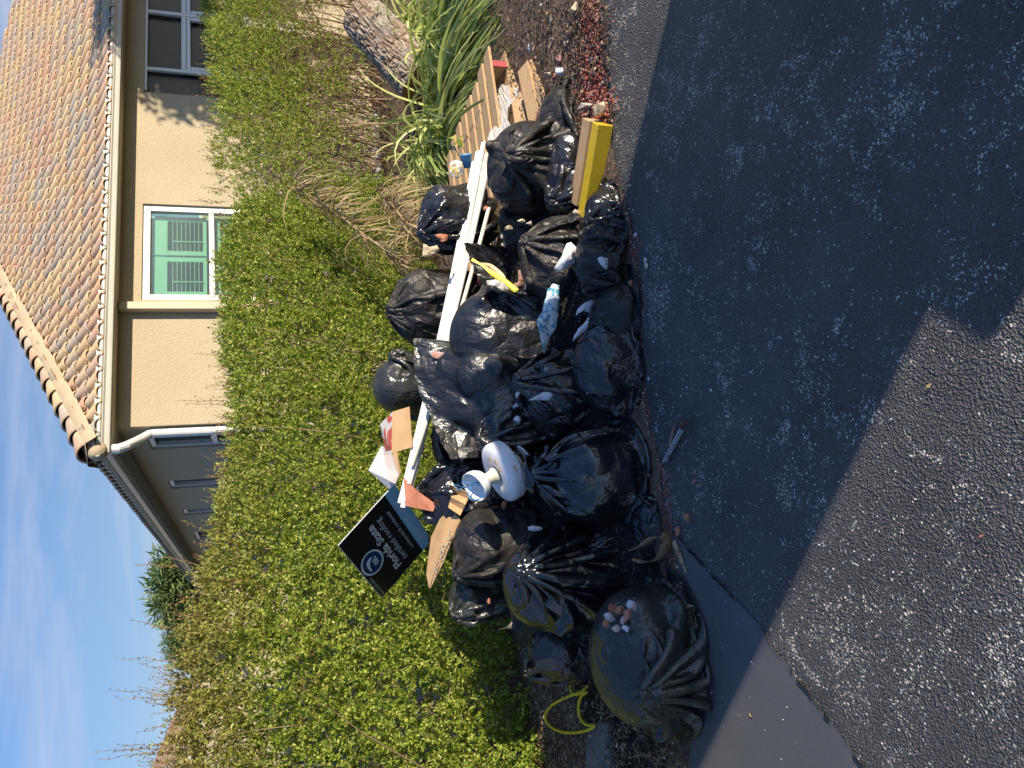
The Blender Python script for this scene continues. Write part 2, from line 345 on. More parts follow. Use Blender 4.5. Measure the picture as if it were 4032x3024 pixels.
# windows
def window(parent, along, out, org, a0, a1, z0, z1, fw=.07, rail=None, pane='glass', name='window'):
    e = thing(name, None, None, tuple(np.round(org + along*a0 + UP*z0, 4) - np.array(parent.location))); e.parent = parent
    Pn = lambda a, z, d: org + along*a + UP*z - out*d
    mb = MB(); am, zm = (a0+a1)/2, (z0+z1)/2
    for (cx_, cz, sx, sz) in ((am, z1-fw/2, a1-a0, fw), (am, z0+fw/2, a1-a0, fw), (a0+fw/2, zm, fw, z1-z0-2*fw), (a1-fw/2, zm, fw, z1-z0-2*fw)):
        mb.box(Pn(cx_, cz, .055), along, out, UP, sx-.004, .06, sz-.0)
    if rail: mb.box(Pn(am, rail, .052), along, out, UP, a1-a0-2*fw, .05, .06)
    mb.build('frame', MAT['white'], e, bevel=.006)
    mb = MB(); mb.box(Pn(am, zm, .085), along, out, UP, a1-a0-2*fw+.01, .006, z1-z0-2*fw+.01); mb.build('pane', MAT[pane], e)
    return e
for w_ in WIN_L: window(house, dL, oL, HC, w_[0], w_[1], w_[2], w_[3], .06, 2.03 if w_[2] < 2 else None)
e = window(house, dF, oF, HC, 1.43, 2.63, 1.36, 2.72, .08, 2.0, 'pane')
mb = MB(); dk = MB()
dk.box(HC + dF*2.03 - oF*.32 + UP*2.04, dF, oF, UP, 1.2, .01, 1.36)  # flat panel painted as the darkness behind the louvres
for (a, b) in ((1.53, 2.02), (2.04, 2.54)):
    for (z0, z1) in ((2.06, 2.60), (1.44, 1.98)):
        am = (a+b)/2; PP = lambda x, z, d=.13: HC + dF*x - oF*d + UP*z
        mb.box(PP(am, z1-.035 if z1 < 2.3 else z1-.06), dF, oF, UP, b-a, .03, .07 if z1 < 2.3 else .13); mb.box(PP(am, z0+.02), dF, oF, UP, b-a, .03, .04)
        for s in (a+.03, b-.03): mb.box(PP(s, (z0+z1)/2), dF, oF, UP, .055, .028, z1-z0)
        zt = z1 - (.08 if z1 < 2.3 else .15)
        n = 7
        for k in range(n): mb.box(PP(am, z0+.06+(zt-z0-.07)*(k+.5)/n), dF, nrm(oF*.95+UP*.12), nrm(UP-oF*.12), b-a-.10, .030, .005)
        mb.box(PP(a+.17, (z0+zt)/2, .10), dF, oF, UP, .010, .008, zt-z0-.06)
mb.build('shutter', MAT['shutter'], e); dk.build('room_shade_panel', MAT['room'], e)
# screened opening
e = thing('window', None, None, tuple(hp(4.16, 0, .9) - HC)); e.parent = house
Pn = lambda a, z, d: HC + dF*a + UP*z - oF*d
mb = MB()
for a in (4.522, 5.395, 6.27): mb.box(Pn(a, 1.8, .03), dF, oF, UP, .045, .04, 1.8)
mb.box(Pn(5.8, 2.712, .03), dF, oF, UP, 3.2, .04, .028); 
for (a0, a1) in ((4.545, 5.37), (5.42, 6.245)):
    am = (a0+a1)/2; mb.box(Pn(am, 2.29, .028), dF, oF, UP, a1-a0, .035, .055); mb.box(Pn(am, 2.235, .03), dF, oF, UP, a1-a0, .035, .045)
    for s in (a0+.03, a1-.03): mb.box(Pn(s, 1.55, .03), dF, oF, UP, .05, .035, 1.32)
mb.build('frame', MAT['white'], e, bevel=.004)
mb = MB(); mb.box(Pn(5.78, 1.81, .075), dF, oF, UP, 3.23, .004, 1.81); mb.build('pane', MAT['screen'], e)
# roof: battened plane and barrel tiles
ZE, SL = 3.0, .533
def roofpt(side, a, d, h=0):
    """side F: a along front, d back from the gutter line; side L: a along the receding side"""
    nF_ = nrm(UP - (dL if side == 'F' else dF)*SL)
    return (hp(a, -.36+d, ZE+SL*d) if side == 'F' else hp(-.36+d, a, ZE+SL*d)) + nF_*h
mb = MB(); D = 6.6
mb.add([hp(-.36, -.36, ZE), hp(FL+.36, -.36, ZE), hp(FL-D, D-.36, ZE+SL*D), hp(D-.36, D-.36, ZE+SL*D)], [(0, 1, 2, 3)])
mb.add([hp(-.36, -.36, ZE), hp(D-.36, D-.36, ZE+SL*D), hp(D-.36, LL+.36-D, ZE+SL*D), hp(-.36, LL+.36, ZE)], [(0, 1, 2, 3)])
mb.build('roof', MAT['mortar'], house)
mb = MB()
mb.box(hp(FL/2, -.372, ZE+.030), dF, dL, UP, FL+.74, .012, .07); mb.box(hp(-.372, LL/2, ZE+.030), dL, dF, UP, LL+.7, .012, .07); mb.build('eave_closure', MAT['white'], house)
def tiles(side, amax):
    TW, TL_ = .168, .335; ns = 7; V = []; Fq = []; rg = np.random.default_rng(7 if side == 'F' else 8)
    prof = []                                            # pan then roll, across the tile
    for k in range(ns+1):
        q = math.pi*k/ns; prof.append((.036 + .064*(1-math.cos(q)), .010 + .052*math.sin(q)))
    prof = [(-.012, .014), (.014, .003)] + prof
    m = len(prof)
    for row in range(int(D/.30)):
        d0 = row*.30
        for c in range(int(amax/TW)+2):
            a0 = c*TW - .36
            if a0 + .12 < d0 - .30 or a0 > amax: continue
            if side == 'F' and a0 > FL - d0: continue
            b = len(V); hj = rg.uniform(-.003, .004); aj = rg.uniform(-.004, .004)
            for (dd, hh, sc) in ((-.03, .034, 1.0), (TL_-.03, .006, .90)):
                for (x, h) in prof: V.append(roofpt(side, a0 + x*sc + aj, d0 + dd, hh + h*sc + hj))
            for (x, h) in prof: V.append(roofpt(side, a0 + x + aj, d0 - .03, .034 - .016 + h*.9 + hj))     # butt thickness
            for k in range(m-1):
                Fq.append((b+k, b+k+1, b+m+k+1, b+m+k)); Fq.append((b+k+1, b+k, b+2*m+k, b+2*m+k+1))
    return V, Fq
V, Fq = tiles('F', 11.5); mesh('roof_tiles', V, Fq, MAT['tile'], house, smooth=True)
V, Fq = tiles('L', 13.6); mesh('roof_tiles', V, Fq, MAT['tile'], house, smooth=True)
# hip ridge: mortar bed and cap tiles
hipd = nrm(dF + dL + UP*SL); hs = nrm(dF - dL); hn = np.cross(hs, hipd); hn = hn if hn[2] > 0 else -hn
mb = MB(); rg = np.random.default_rng(2)
L = 9.0; n = 90
for i in range(n):
    t0 = i*L/n; w0 = .16 + .05*rg.random(); c = hp(-.36, -.36, ZE+.05) + hipd*t0
    if i == 0: prev = None
    cur = [c - hs*w0 - UP*.03, c - hs*w0*.75 + hn*.07, c + hs*w0*.75 + hn*.07, c + hs*(w0+.03*rg.random()) - UP*.03]
    if prev is not None: mb.add(prev + cur, [(0, 1, 5, 4), (1, 2, 6, 5), (2, 3, 7, 6)])
    prev = cur
mb.build('hip_mortar', MAT['mortar'], house, smooth=True)
mb = MB(); k = 0; t = .05
while t < 8.6:
    c0 = hp(-.36, -.36, ZE+.09) + hipd*(t-.03); c1 = hp(-.36, -.36, ZE+.065) + hipd*(t+.36)
    b = len(mb.V); ns = 10
    for (c, r_) in ((c0, .118), (c1, .09), (c0, .100)):
        for q in range(ns+1):
            an = math.pi*(q/ns)*1.1 - .05*math.pi; mb.V.append(tuple(c + hs*math.cos(an)*r_ + hn*math.sin(an)*r_*1.05))
    for q in range(ns):
        mb.F += [(b+q, b+q+1, b+ns+1+q+1, b+ns+1+q), (b+q+1, b+q, b+2*(ns+1)+q, b+2*(ns+1)+q+1)]; mb.M += [0, 0]
    t += .33
mb.build('ridge_cap', MAT['tile'], house, smooth=True)
mb = MB()
mb.lathe(hp(-.36, -.36, ZE+.02) - hipd*.02, hipd, [(0.0, -.03), (.05, -.02), (.085, .02), (.105, .10), (.11, .22), (.10, .34)], 20); mb.build('hip_end_mortar', MAT['mortar'], house, smooth=True)
# ------------------------------------------------------------------ foliage
def m_leaf(name, cols, newcol=None, trans=.35, rough=.38):
    M = Mat(name, rough, spec=.45); i = M.isl()
    c = M.ramp(i, cols)
    if newcol: c = M.mix(M.attr('tint'), c, M.ramp(M.math('FRACT', M.math('MULTIPLY', i, 17.3)), newcol))
    M.col(c)
    t = M.n('ShaderNodeBsdfTranslucent'); M.put(t.inputs[0], M.mix(.5, c, (.20, .30, .02), 'MULTIPLY')); M.t.links.new(c, t.inputs[0])
    ms = M.n('ShaderNodeMixShader', {0: trans, 1: M.b.outputs[0], 2: t.outputs[0]}); M.t.links.new(ms.outputs[0], M.t.nodes['Material Output'].inputs[0])
    return M.m
MAT['leaf'] = m_leaf('privet_leaf', [(0, (.07, .13, .02)), (.3, (.20, .30, .035)), (.65, (.42, .50, .07)), (.92, (.58, .62, .14)), (1, (.60, .54, .20))], [(0, (.30, .24, .07)), (.5, (.34, .30, .09)), (1, (.30, .18, .07))], .42)
M = Mat('twig_bark', .85, spec=.2); M.col(M.ramp(M.isl(), [(0, (.10, .06, .035)), (.6, (.24, .165, .10)), (1, (.38, .30, .20))])); MAT['twig'] = M.m
M = Mat('new_shoot', .7, spec=.2); M.col(M.ramp(M.isl(), [(0, (.22, .10, .05)), (1, (.30, .18, .09))])); MAT['shoot'] = M.m

def unit_rows(a): return a/(np.linalg.norm(a, axis=1)[:, None] + 1e-9)
def leaves_at(rg, B, Dr, size, width=.5, up=None, fold=.25):
    """B bases (n,3), Dr directions (n,3), size (n,) -> V (4n,3), F (2n,3)"""
    n = len(B); Dr = unit_rows(Dr); rv = rg.normal(size=(n, 3)) if up is None else up + rg.normal(size=(n, 3))*.45
    S = unit_rows(np.cross(Dr, rv)); N = np.cross(S, Dr); sz = size[:, None]
    mid = B + Dr*sz*.48; V = np.empty((n, 4, 3))
    V[:, 0] = B; V[:, 1] = mid + S*sz*width*.5 + N*sz*fold*.4; V[:, 2] = B + Dr*sz - N*sz*.08; V[:, 3] = mid - S*sz*width*.5 + N*sz*fold*.4
    k = np.arange(n)[:, None]*4
    F_ = np.concatenate([k + [[0, 1, 2]], k + [[0, 2, 3]]], 1).reshape(-1, 3)
    return V.reshape(-1, 3), F_
def sprigs(rg, P, Dr, L, nl=10, lsz=(.022, .036), width=.5, start=.15):
    """leafy shoots: opposite leaves up each stem; returns leaf bases, directions, sizes and stems"""
    n = len(P); Dr = unit_rows(Dr); ref = rg.normal(size=(n, 3)); S = unit_rows(np.cross(Dr, ref)); T = np.cross(Dr, S)
    t = (start + (1-start)*(np.arange(nl)//2*2 + 1)/nl)[None, :]
    ang = (np.arange(nl) % 2)*math.pi + (np.arange(nl)//2)*math.pi/2; ang = ang[None, :] + rg.normal(size=(n, nl))*.35
    side = S[:, None]*np.cos(ang)[..., None] + T[:, None]*np.sin(ang)[..., None]
    bend = Dr[:, None]*t[..., None]*L[:, None, None] + np.array([0, 0, -1.])*(.10*(t**2)[..., None]*L[:, None, None])
    B = P[:, None] + bend
    D_ = side*(.9 - .45*t[..., None]) + Dr[:, None]*(.45 + .5*t[..., None]) + rg.normal(size=(n, nl, 3))*.2
    sz = rg.uniform(*lsz, size=(n, nl))*(1.05 - .35*t)
    return B.reshape(-1, 3), D_.reshape(-1, 3), sz.reshape(-1)
def sticks(P0, P1, r0, r1, sag=0.0):
    """3-sided tapering sticks between point arrays"""
    n = len(P0); D_ = unit_rows(P1 - P0); S = unit_rows(np.cross(D_, np.array([.3, .2, .93]))); T = np.cross(D_, S); V = np.empty((n, 6, 3))
    r0 = np.broadcast_to(r0, (n,))[:, None]; r1 = np.broadcast_to(r1, (n,))[:, None]
    for k in range(3):
        a = 2*math.pi*k/3; o = S*math.cos(a) + T*math.sin(a); V[:, k] = P0 + o*r0; V[:, 3+k] = P1 + o*r1
    b = np.arange(n)[:, None]*6
    F_ = np.concatenate([b + [[0, 1, 4, 3]], b + [[1, 2, 5, 4]], b + [[2, 0, 3, 5]]], 1).reshape(-1, 4)
    return V.reshape(-1, 3), F_
class Sticks:
    def __init__(s): s.V = []; s.F = []; s.n = 0
    def add(s, P0, P1, r0, r1):
        V, F_ = sticks(np.atleast_2d(P0), np.atleast_2d(P1), r0, r1); s.V.append(V); s.F.append(F_ + s.n); s.n += len(V)
    def path(s, rg, p, d, L, r, seg=5, wob=.25, up=0.0):
        p = np.array(p, float); d = nrm(d); pts = [p.copy()]
        for k in range(seg):
            d = nrm(d + rg.normal(size=3)*wob + A3(0, 0, up)); q = p + d*L/seg; s.add(p, q, r*(1-k/seg*.75), r*(1-(k+1)/seg*.75)); p = q; pts.append(q.copy())
        return np.array(pts)
    def build(s, name, mat, parent): return mesh(name, np.concatenate(s.V), np.concatenate(s.F), mat, parent)

HA, HB = A3(-4.4, 2.78, 0), A3(3.1, 8.25, 0); HD = nrm(HB - HA); HN = A3(HD[1], -HD[0], 0); HLEN = np.linalg.norm(HB - HA)
def hedge_uv(x, y):            # where a line of sight meets the hedge's face: distance along it and height
    p = onpl(x, y, HA, HN); return (p - HA) @ HD, p[2]
TOPS = sorted((hedge_uv(x, y)) for (x, y) in [(705, 3010), (690, 2850), (690, 2700), (705, 2600), (735, 2500), (765, 2400), (800, 2280), (830, 2150), (850, 2000), (880, 1850), (905, 1700), (915, 1550), (905, 1400), (890, 1250), (875, 1100), (868, 950), (885, 850), (925, 760), (960, 700), (930, 640), (850, 560), (835, 450), (835, 300), (840, 150), (810, 30), (790, -150)])
TU = [t[0] for t in TOPS]; TZ = [t[1] for t in TOPS]
rg = np.random.default_rng(11)
def face_off(u, z):            # the clipped face is uneven and leans back near the top
    P = np.stack([u, np.zeros_like(u), z], 1); top = np.interp(u, TU, TZ)
    return .24*(fnoise(P, 1.6, 2.) - .5) + .14*(fnoise(P, 5., 9.) - .5) - .22*np.clip(z/top, 0, 1)**4 + .05
def hedge_part(name, label, u0, u1, dens, parent_label=None, zfun=None, seed=1, group=None, lsz=(.022, .036), twigs=700, gap=.50):
    rg = np.random.default_rng(seed)
    root = thing(name, label, 'hedge', tuple(HA + HD*(u0+u1)/2 - HN*.3), group)
    zmax = 2.05; n = int(dens*(u1-u0)*zmax)
    u = rg.uniform(u0, u1, n); z = rg.uniform(.02, zmax, n); d = np.where(rg.random(n) < .2, rg.uniform(.1, .7, n), rg.exponential(.14, n)) + rg.uniform(-.03, .04, n)
    top = np.interp(u, TU, TZ); P3 = np.stack([u, d, z], 1)
    dn = fnoise(P3, 3.2, 4.)
    keep = (z < top - .02 + .10*(vnoise(P3, 9.) - .5)) & (d < .75) & (dn > gap - .13 + .05*np.clip(d/.3, 0, 1))
    if zfun is not None: keep &= zfun(rg, u, z, d, dn)
    u, z, d = u[keep], z[keep], d[keep]; top = top[keep]
    off = face_off(u, z) - d
    P = HA + HD*u[:, None] + HN*off[:, None] + UP*z[:, None]
    # the top surface: add sprigs lying back over the hedge
    tz = np.clip((z/top - .75)/.25, 0, 1)
    Dr = HN*(.75 - .5*tz)[:, None] + UP*(.45 + .9*tz)[:, None] + rg.normal(size=(len(P), 3))*.55
    B, D_, sz = sprigs(rg, P, Dr, rg.uniform(.06, .15, len(P)), 10, lsz)
    V, F_ = leaves_at(rg, B, D_, sz, .52)
    leftness = np.clip((HLEN*.62 - u)/(HLEN*.35), 0, 1)
    tint = np.repeat(np.clip(tz*1.3*leftness*(.4 + rg.random(len(P))) + (rg.random(len(P)) > .96)*.7, 0, 1), 40)
    fo = mesh('foliage', V, F_, MAT['leaf'], root, attr={'tint': tint})
    S = Sticks()
    for k in range(twigs):
        uu = rg.uniform(u0, u1); tp = np.interp(uu, TU, TZ); zz = rg.uniform(.1, .9)*tp; o_ = face_off(np.array([uu]), np.array([zz]))[0] - rg.uniform(-.01, .3)
        p = HA + HD*uu + HN*o_ + UP*zz; S.path(rg, p, UP*rg.uniform(.2, 1.) + HD*rg.normal()*.8 + HN*rg.uniform(-.3, .4), rg.uniform(.15, .5), rg.uniform(.0015, .0035), 4, .22)
    for k in range(int((u1-u0)*14)):
        uu = rg.uniform(u0, u1); tp = np.interp(uu, TU, TZ); p = HA + HD*uu - HN*rg.uniform(.15, .6); S.path(rg, p, UP + HD*rg.normal()*.25 + HN*rg.normal()*.2, tp*.95, rg.uniform(.006, .014), 9, .10, .08)
    S.build('stem', MAT['twig'], root)
    return root
u_split = hedge_uv(900, 700)[0]
hedge = hedge_part('hedge', 'long dense green privet hedge with bronze tops running behind the rubbish pile', .0, u_split, 3000, seed=21, twigs=1500, gap=.405, lsz=(.024, .040))
def thin(rg, u, z, d, dn):
    g = np.interp(z, [0, .35, .8, 1.2, 1.6, 2.2], [.0, .06, .35, .75, 1.0, 1.0]); g = g*np.interp(u, [u_split, u_split+.25, u_split+.7], [.35, .5, 1.0])
    return (rg.random(len(u)) < g) & (d < .55)
shrub = hedge_part('shrub', 'leggy green shrub with bare grey stems showing the wall behind it, beyond the log', u_split, HLEN+2.6, 2000, zfun=thin, seed=22, twigs=420)
# bare stems of the leggy shrub
rg = np.random.default_rng(31); S = Sticks()
for (bx, by) in [(1500, 300), (1480, 380), (1530, 420), (1500, 470), (1520, 540), (1470, 250), (1490, 160), (1500, 620), (1515, 360), (1500, 60), (1525, 500)]:
    p = gz(bx, by, .02)
    for k in range(5):
        pts = S.path(rg, p + rg.normal(size=3)*A3(.05, .05, 0), UP*1.0 + HD*rg.normal()*.45 - HN*.0 + HN*rg.uniform(-.1, .5), rg.uniform(1.2, 1.7), rg.uniform(.005, .011), 10, .13, .05)
        for q in pts[3:]:
            for r_ in range(2): S.path(rg, q, UP*.8 + rg.normal(size=3)*.7, rg.uniform(.25, .6), .004, 5, .2)
S.build('bare_stem', MAT['twig'], shrub)
# shoots standing up out of the hedge
def shoots(parent, tips, seed, leafn=16):
    rg = np.random.default_rng(seed); S = Sticks(); Bs, Ds, Ss = [], [], []
    for (tx, ty, bx, by) in tips:
        a = onpl(bx, by, HA - HN*.25, HN); b = onpl(tx, ty, HA - HN*(.25 + rg.uniform(-.1, .1)), HN)
        n = 6; pts = [a + (b-a)*k/n + rg.normal(size=3)*.006*(k > 0) for k in range(n+1)]
        for k in range(n): S.add(pts[k], pts[k+1], .0032*(1-k/n*.7), .0032*(1-(k+1)/n*.7))
        L = np.linalg.norm(b-a); d = (b-a)/L; m = max(4, int(L/.042)); s1 = nrm(np.cross(d, rg.normal(size=3))); s2 = np.cross(d, s1)
        for k in range(m):
            t = (k+.6)/m; c = a + (b-a)*t; ax = s1 if k % 2 else s2
            for s_ in (-1, 1): Bs.append(c); Ds.append(ax*s_*.8 + d*.75); Ss.append(rg.uniform(.018, .03)*(1.15-.6*t))
            if rg.random() < .25 and t < .6:
                q = c + (ax*.5 + d)*rg.uniform(.05, .12); S.add(c, q, .002, .001)
                for s_ in (-1, 1): Bs.append(q); Ds.append(ax*s_*.5 + d*.9); Ss.append(.018); 
    V, F_ = leaves_at(rg, np.array(Bs), np.array(Ds), np.array(Ss), .42); mesh('shoot_leaves', V, F_, MAT['leaf'], parent, attr={'tint': np.repeat(np.where(rg.random(len(Bs)) > .4, .75, 0.1), 4)})
    S.build('shoot', MAT['shoot'], parent)
T_ = [(530, 2222, 700, 2232), (545, 2226, 690, 2222), (512, 2438, 720, 2485), (560, 2462, 710, 2480), (447, 2593, 690, 2600), (545, 2612, 700, 2650), (593, 2645, 700, 2660), (427, 2707, 690, 2745), (450, 2742, 690, 2755), (545, 2705, 700, 2740), (565, 2760, 700, 2750), (592, 2820, 700, 2780), (530, 2892, 720, 2830), (565, 2870, 710, 2850), (375, 2962, 680, 2930), (380, 2990, 670, 2960), (455, 2935, 690, 2925), (440, 2960, 680, 2940), (505, 2980, 690, 2965), (535, 2998, 680, 3000), (540, 3015, 690, 2990), (650, 2400, 760, 2440), (640, 2385, 740, 2370), (655, 2550, 740, 2560), (620, 2180, 790, 2230), (710, 2050, 830, 2100), (690, 1580, 900, 1575), (730, 1590, 900, 1590), (765, 1395, 900, 1395), (815, 1440, 920, 1450), (805, 1515, 920, 1520), (745, 790, 870, 800), (790, 730, 900, 760), (770, 500, 850, 520), (765, 460, 850, 455), (738, 375, 850, 380), (770, 250, 850, 260), (790, 180, 860, 200), (835, 1265, 920, 1270), (800, 1850, 900, 1850), (788, 1970, 880, 1980), (830, 1700, 930, 1700), (850, 1790, 930, 1800)]
rr = random.Random(9); EX = []
for k in range(130):
    y = rr.uniform(60, 3020); x = np.interp(y, [0, 600, 950, 1500, 2000, 2300, 2600, 3024], [810, 850, 870, 910, 860, 800, 705, 690]); l_ = rr.uniform(30, 100)*(1.35 if y > 2300 else .75)
    EX.append((x - l_, y + rr.uniform(-25, 25), x + 30, y))
shoots(hedge, [t for t in T_ + EX if t[1] > 760], 5); shoots(shrub, [t for t in T_ + EX if t[1] <= 760], 6)

# trees and roofs far beyond the hedge
def far_tree(name, label, pts, Yd, spread, seed, drop=.5, cols=None):
    rg = np.random.default_rng(seed); cs = [ay(x, y, Yd) for (x, y) in pts]; c0 = sum(cs)/len(cs)
    root = thing(name, label, 'tree', (c0[0], Yd, 0)); 
    mb = MB(); mb.tube([(c0[0], Yd, -.1), (c0[0]+.05, Yd, c0[2]*.5), (c0[0], Yd+.1, c0[2])], [.25, .2, .1], 9)
    for c in cs: mb.tube([(c0[0], Yd, c0[2]*.7), tuple((c0*[1, 1, .85] + c)/2), tuple(c)], [.1, .06, .02], 6)
    mb.build('trunk', MAT['twig'], root, True)
    Bs = []; Ds = []
    for c in cs:
        n = 900; d = unit_rows(rg.normal(size=(n, 3))); r_ = spread*rg.uniform(.35, 1, n)[:, None]; B = c + d*r_*[1.1, 1, .85]; Bs.append(B); Ds.append(d*.6 + A3(0, 0, .35 - drop) + rg.normal(size=(n, 3))*.35)
    B = np.concatenate(Bs); D_ = np.concatenate(Ds)
    V, F_ = leaves_at(rg, B, D_, rg.uniform(.25, .6, len(B))*spread*.8, .10); mesh('crown', V, F_, MAT['far_leaf'], root)
MAT['far_leaf'] = m_leaf('fine_leaf', [(0, (.09, .15, .05)), (.5, (.16, .25, .08)), (1, (.28, .36, .14))], None, .3)
far_tree('tree', 'feathery green tree beyond the far end of the house', [(715, 2225), (700, 2280), (690, 2330), (745, 2300), (760, 2370), (730, 2360)], 27, 1.0, 41)
far_tree('tree', 'small fine leaved treetop just left of the feathery tree, above the hedge', [(700, 2520), (715, 2555), (735, 2500)], 30, .62, 42)
def small_house(name, label, quad, Yd, depth=6):
    """low neighbouring house: walls and a hipped roof; quad = ridge and eave points"""
    (rx0, ry0), (rx1, ry1), (ex0, ey0), (ex1, ey1) = quad
    r0_, r1_ = ay(rx0, ry0, Yd+depth*.45), ay(rx1, ry1, Yd+depth*.45); e0, e1 = ay(ex0, ey0, Yd), ay(ex1, ey1, Yd)
    z = (e0[2]+e1[2])/2; rz = max(r0_[2], r1_[2]); e0[2] = e1[2] = z; r0_[2] = r1_[2] = rz
    root = thing(name, label, 'house', (e0[0], Yd, 0)); b0 = e0 + A3(0, depth, 0); b1 = e1 + A3(0, depth, 0)
    mb = MB(); mb.add([e0, e1, r1_, r0_, b0, b1], [(0, 1, 2, 3), (4, 3, 2, 5), (0, 3, 4), (1, 5, 2)]); mb.build('roof', MAT['far_roof'], root)
    mb = MB(); s = A3(.3, 0, 0); q = [e0 + s*np.sign(e1[0]-e0[0]) + A3(0, .4, 0), e1 - s*np.sign(e1[0]-e0[0]) + A3(0, .4, 0), b1 - A3(0, .4, 0), b0 - A3(0, .4, 0)]
    mb.add([p for p in q] + [p*[1, 1, 0] - UP*.1 for p in q], [(0, 1, 5, 4), (1, 2, 6, 5), (2, 3, 7, 6), (3, 0, 4, 7)]); mb.build('wall', MAT['stucco'], root)
    mb = MB(); mb.box((e0+e1)/2 - A3(0, .03, .06), A3(1, 0, 0), A3(0, 1, 0), UP, abs(e1[0]-e0[0]), .05, .14); mb.build('fascia', MAT['gutter'], root)
M = Mat('far_roof_tile', .85, spec=.2); M.col(M.ramp(M.noise(14, M.scl(M.obj(), (1, .3, .3))), [(.35, (.26, .17, .11)), (.65, (.40, .29, .19))])); M.bump(M.n('ShaderNodeTexWave', {'Vector': M.obj(), 'Scale': 2.2}).outputs[1], .8, .05); MAT['far_roof'] = M.m
small_house('house', 'distant house with tan tiled roof seen over the hedge', [(690, 2390), (700, 2600), (800, 2350), (800, 2680)], 34, 9)
small_house('house', 'pale roofed house beyond the hedge at its near end', [(575, 3100), (575, 3500), (745, 2925), (745, 3600)], 22, 9)
# ------------------------------------------------------------------ plastic film: a small cloth solver gives the bags their folds
def m_film(name, col, rough=.22, crink=.5, scale=1.0, spec=.6, alpha=1.0, dust=.25):
    M = Mat(name, rough, col, spec); o = M.obj()
    d = M.mr(M.noise(5*scale, o, 6, .7), .5, .75, 0, dust)
    M.col(M.mix(d, col, (.10, .085, .07))); M.rgh(M.math('ADD', M.mr(M.noise(9*scale, o, 5), .3, .7, rough*.7, rough*1.4), M.math('MULTIPLY', d, .5)))
    wv = M.n('ShaderNodeVectorMath', {0: o, 1: M.n('ShaderNodeVectorMath', {0: M.n('ShaderNodeTexNoise', {'Vector': o, 'Scale': 7.0*scale, 'Detail': 3.0}).outputs[1], 'Scale': .10/scale}, operation='SCALE').outputs[0]}, operation='ADD').outputs[0]
    fac = lambda sc, v: M.vor(sc*scale, v, 'DISTANCE_TO_EDGE')
    va = M.scl(wv, (1, .55, .8)); f1 = fac(8, va); f2 = fac(19, M.scl(wv, (.5, 1, .8))); f3 = fac(46, wv)
    st = M.math('ABSOLUTE', M.math('SUBTRACT', M.noise(13*scale, M.scl(wv, (1, .22, .35)), 3, .5, .6), .5))
    pat = M.mr(M.noise(3.2*scale, o, 3), .40, .62, .15, 1.0)
    M.bump(M.math('ADD', f1, M.math('MULTIPLY', st, .5)), crink*1.2, .07); M.bump(M.math('ADD', M.math('MULTIPLY', f2, pat), M.math('MULTIPLY', M.math('MULTIPLY', f3, pat), .45)), crink*.5, .04)
    if alpha < 1: M.b.inputs['Alpha'].default_value = alpha
    return M.m
MAT['bag'] = m_film('black_bag_film', (.013, .013, .015), .24, .5, 1.0, .8)
MAT['bag_gloss'] = m_film('glossy_black_film', (.009, .010, .012), .15, .3, .8, .9, dust=.05)
MAT['bag_crinkle'] = m_film('crinkled_black_film', (.010, .011, .013), .34, .34, 1.2, .8, dust=.05)
MAT['bag_dull'] = m_film('dull_dusty_black_film', (.020, .019, .018), .42, .5, 1.0, .4, dust=.5)
MAT['bag_thin'] = m_film('thin_black_film', (.030, .032, .028), .24, .35, 1.0, .6, dust=.35)

def content(rg, c, ax, n=12, poke=10, rmin=.30, rmax=.5):
    """lumps of rubbish inside: ax = 3x3 rows of semi-axes"""
    ax = np.asarray(ax, float); L = np.linalg.norm(ax, axis=1); m = L.min(); Q = []
    for k in range(n):
        d = nrm(rg.normal(size=3)); r_ = rg.uniform(rmin, rmax)*m; s = np.clip(1 - r_/L, .05, 1)*rg.uniform(.6, .9)
        Q.append((*(c + (d*s) @ ax), r_))
    g_ = (1 + 5**.5)/2; sh = rg.uniform(0, 6)
    for k in range(poke):                    # hard corners, spread over the whole bag
        zz = 1 - 2*(k+.5)/poke; q = 2*math.pi*k/g_ + sh; d = nrm(A3(math.sqrt(1-zz*zz)*math.cos(q), math.sqrt(1-zz*zz)*math.sin(q), zz) + rg.normal(size=3)*.22)
        r_ = rg.uniform(.02, .12)*m; Q.append((*(c + (d*(1 - r_/L)*rg.uniform(.90, 1.08)) @ ax), r_))
    return np.array(Q)
COLL = []      # lumps of the things already lying there: later films drape over them
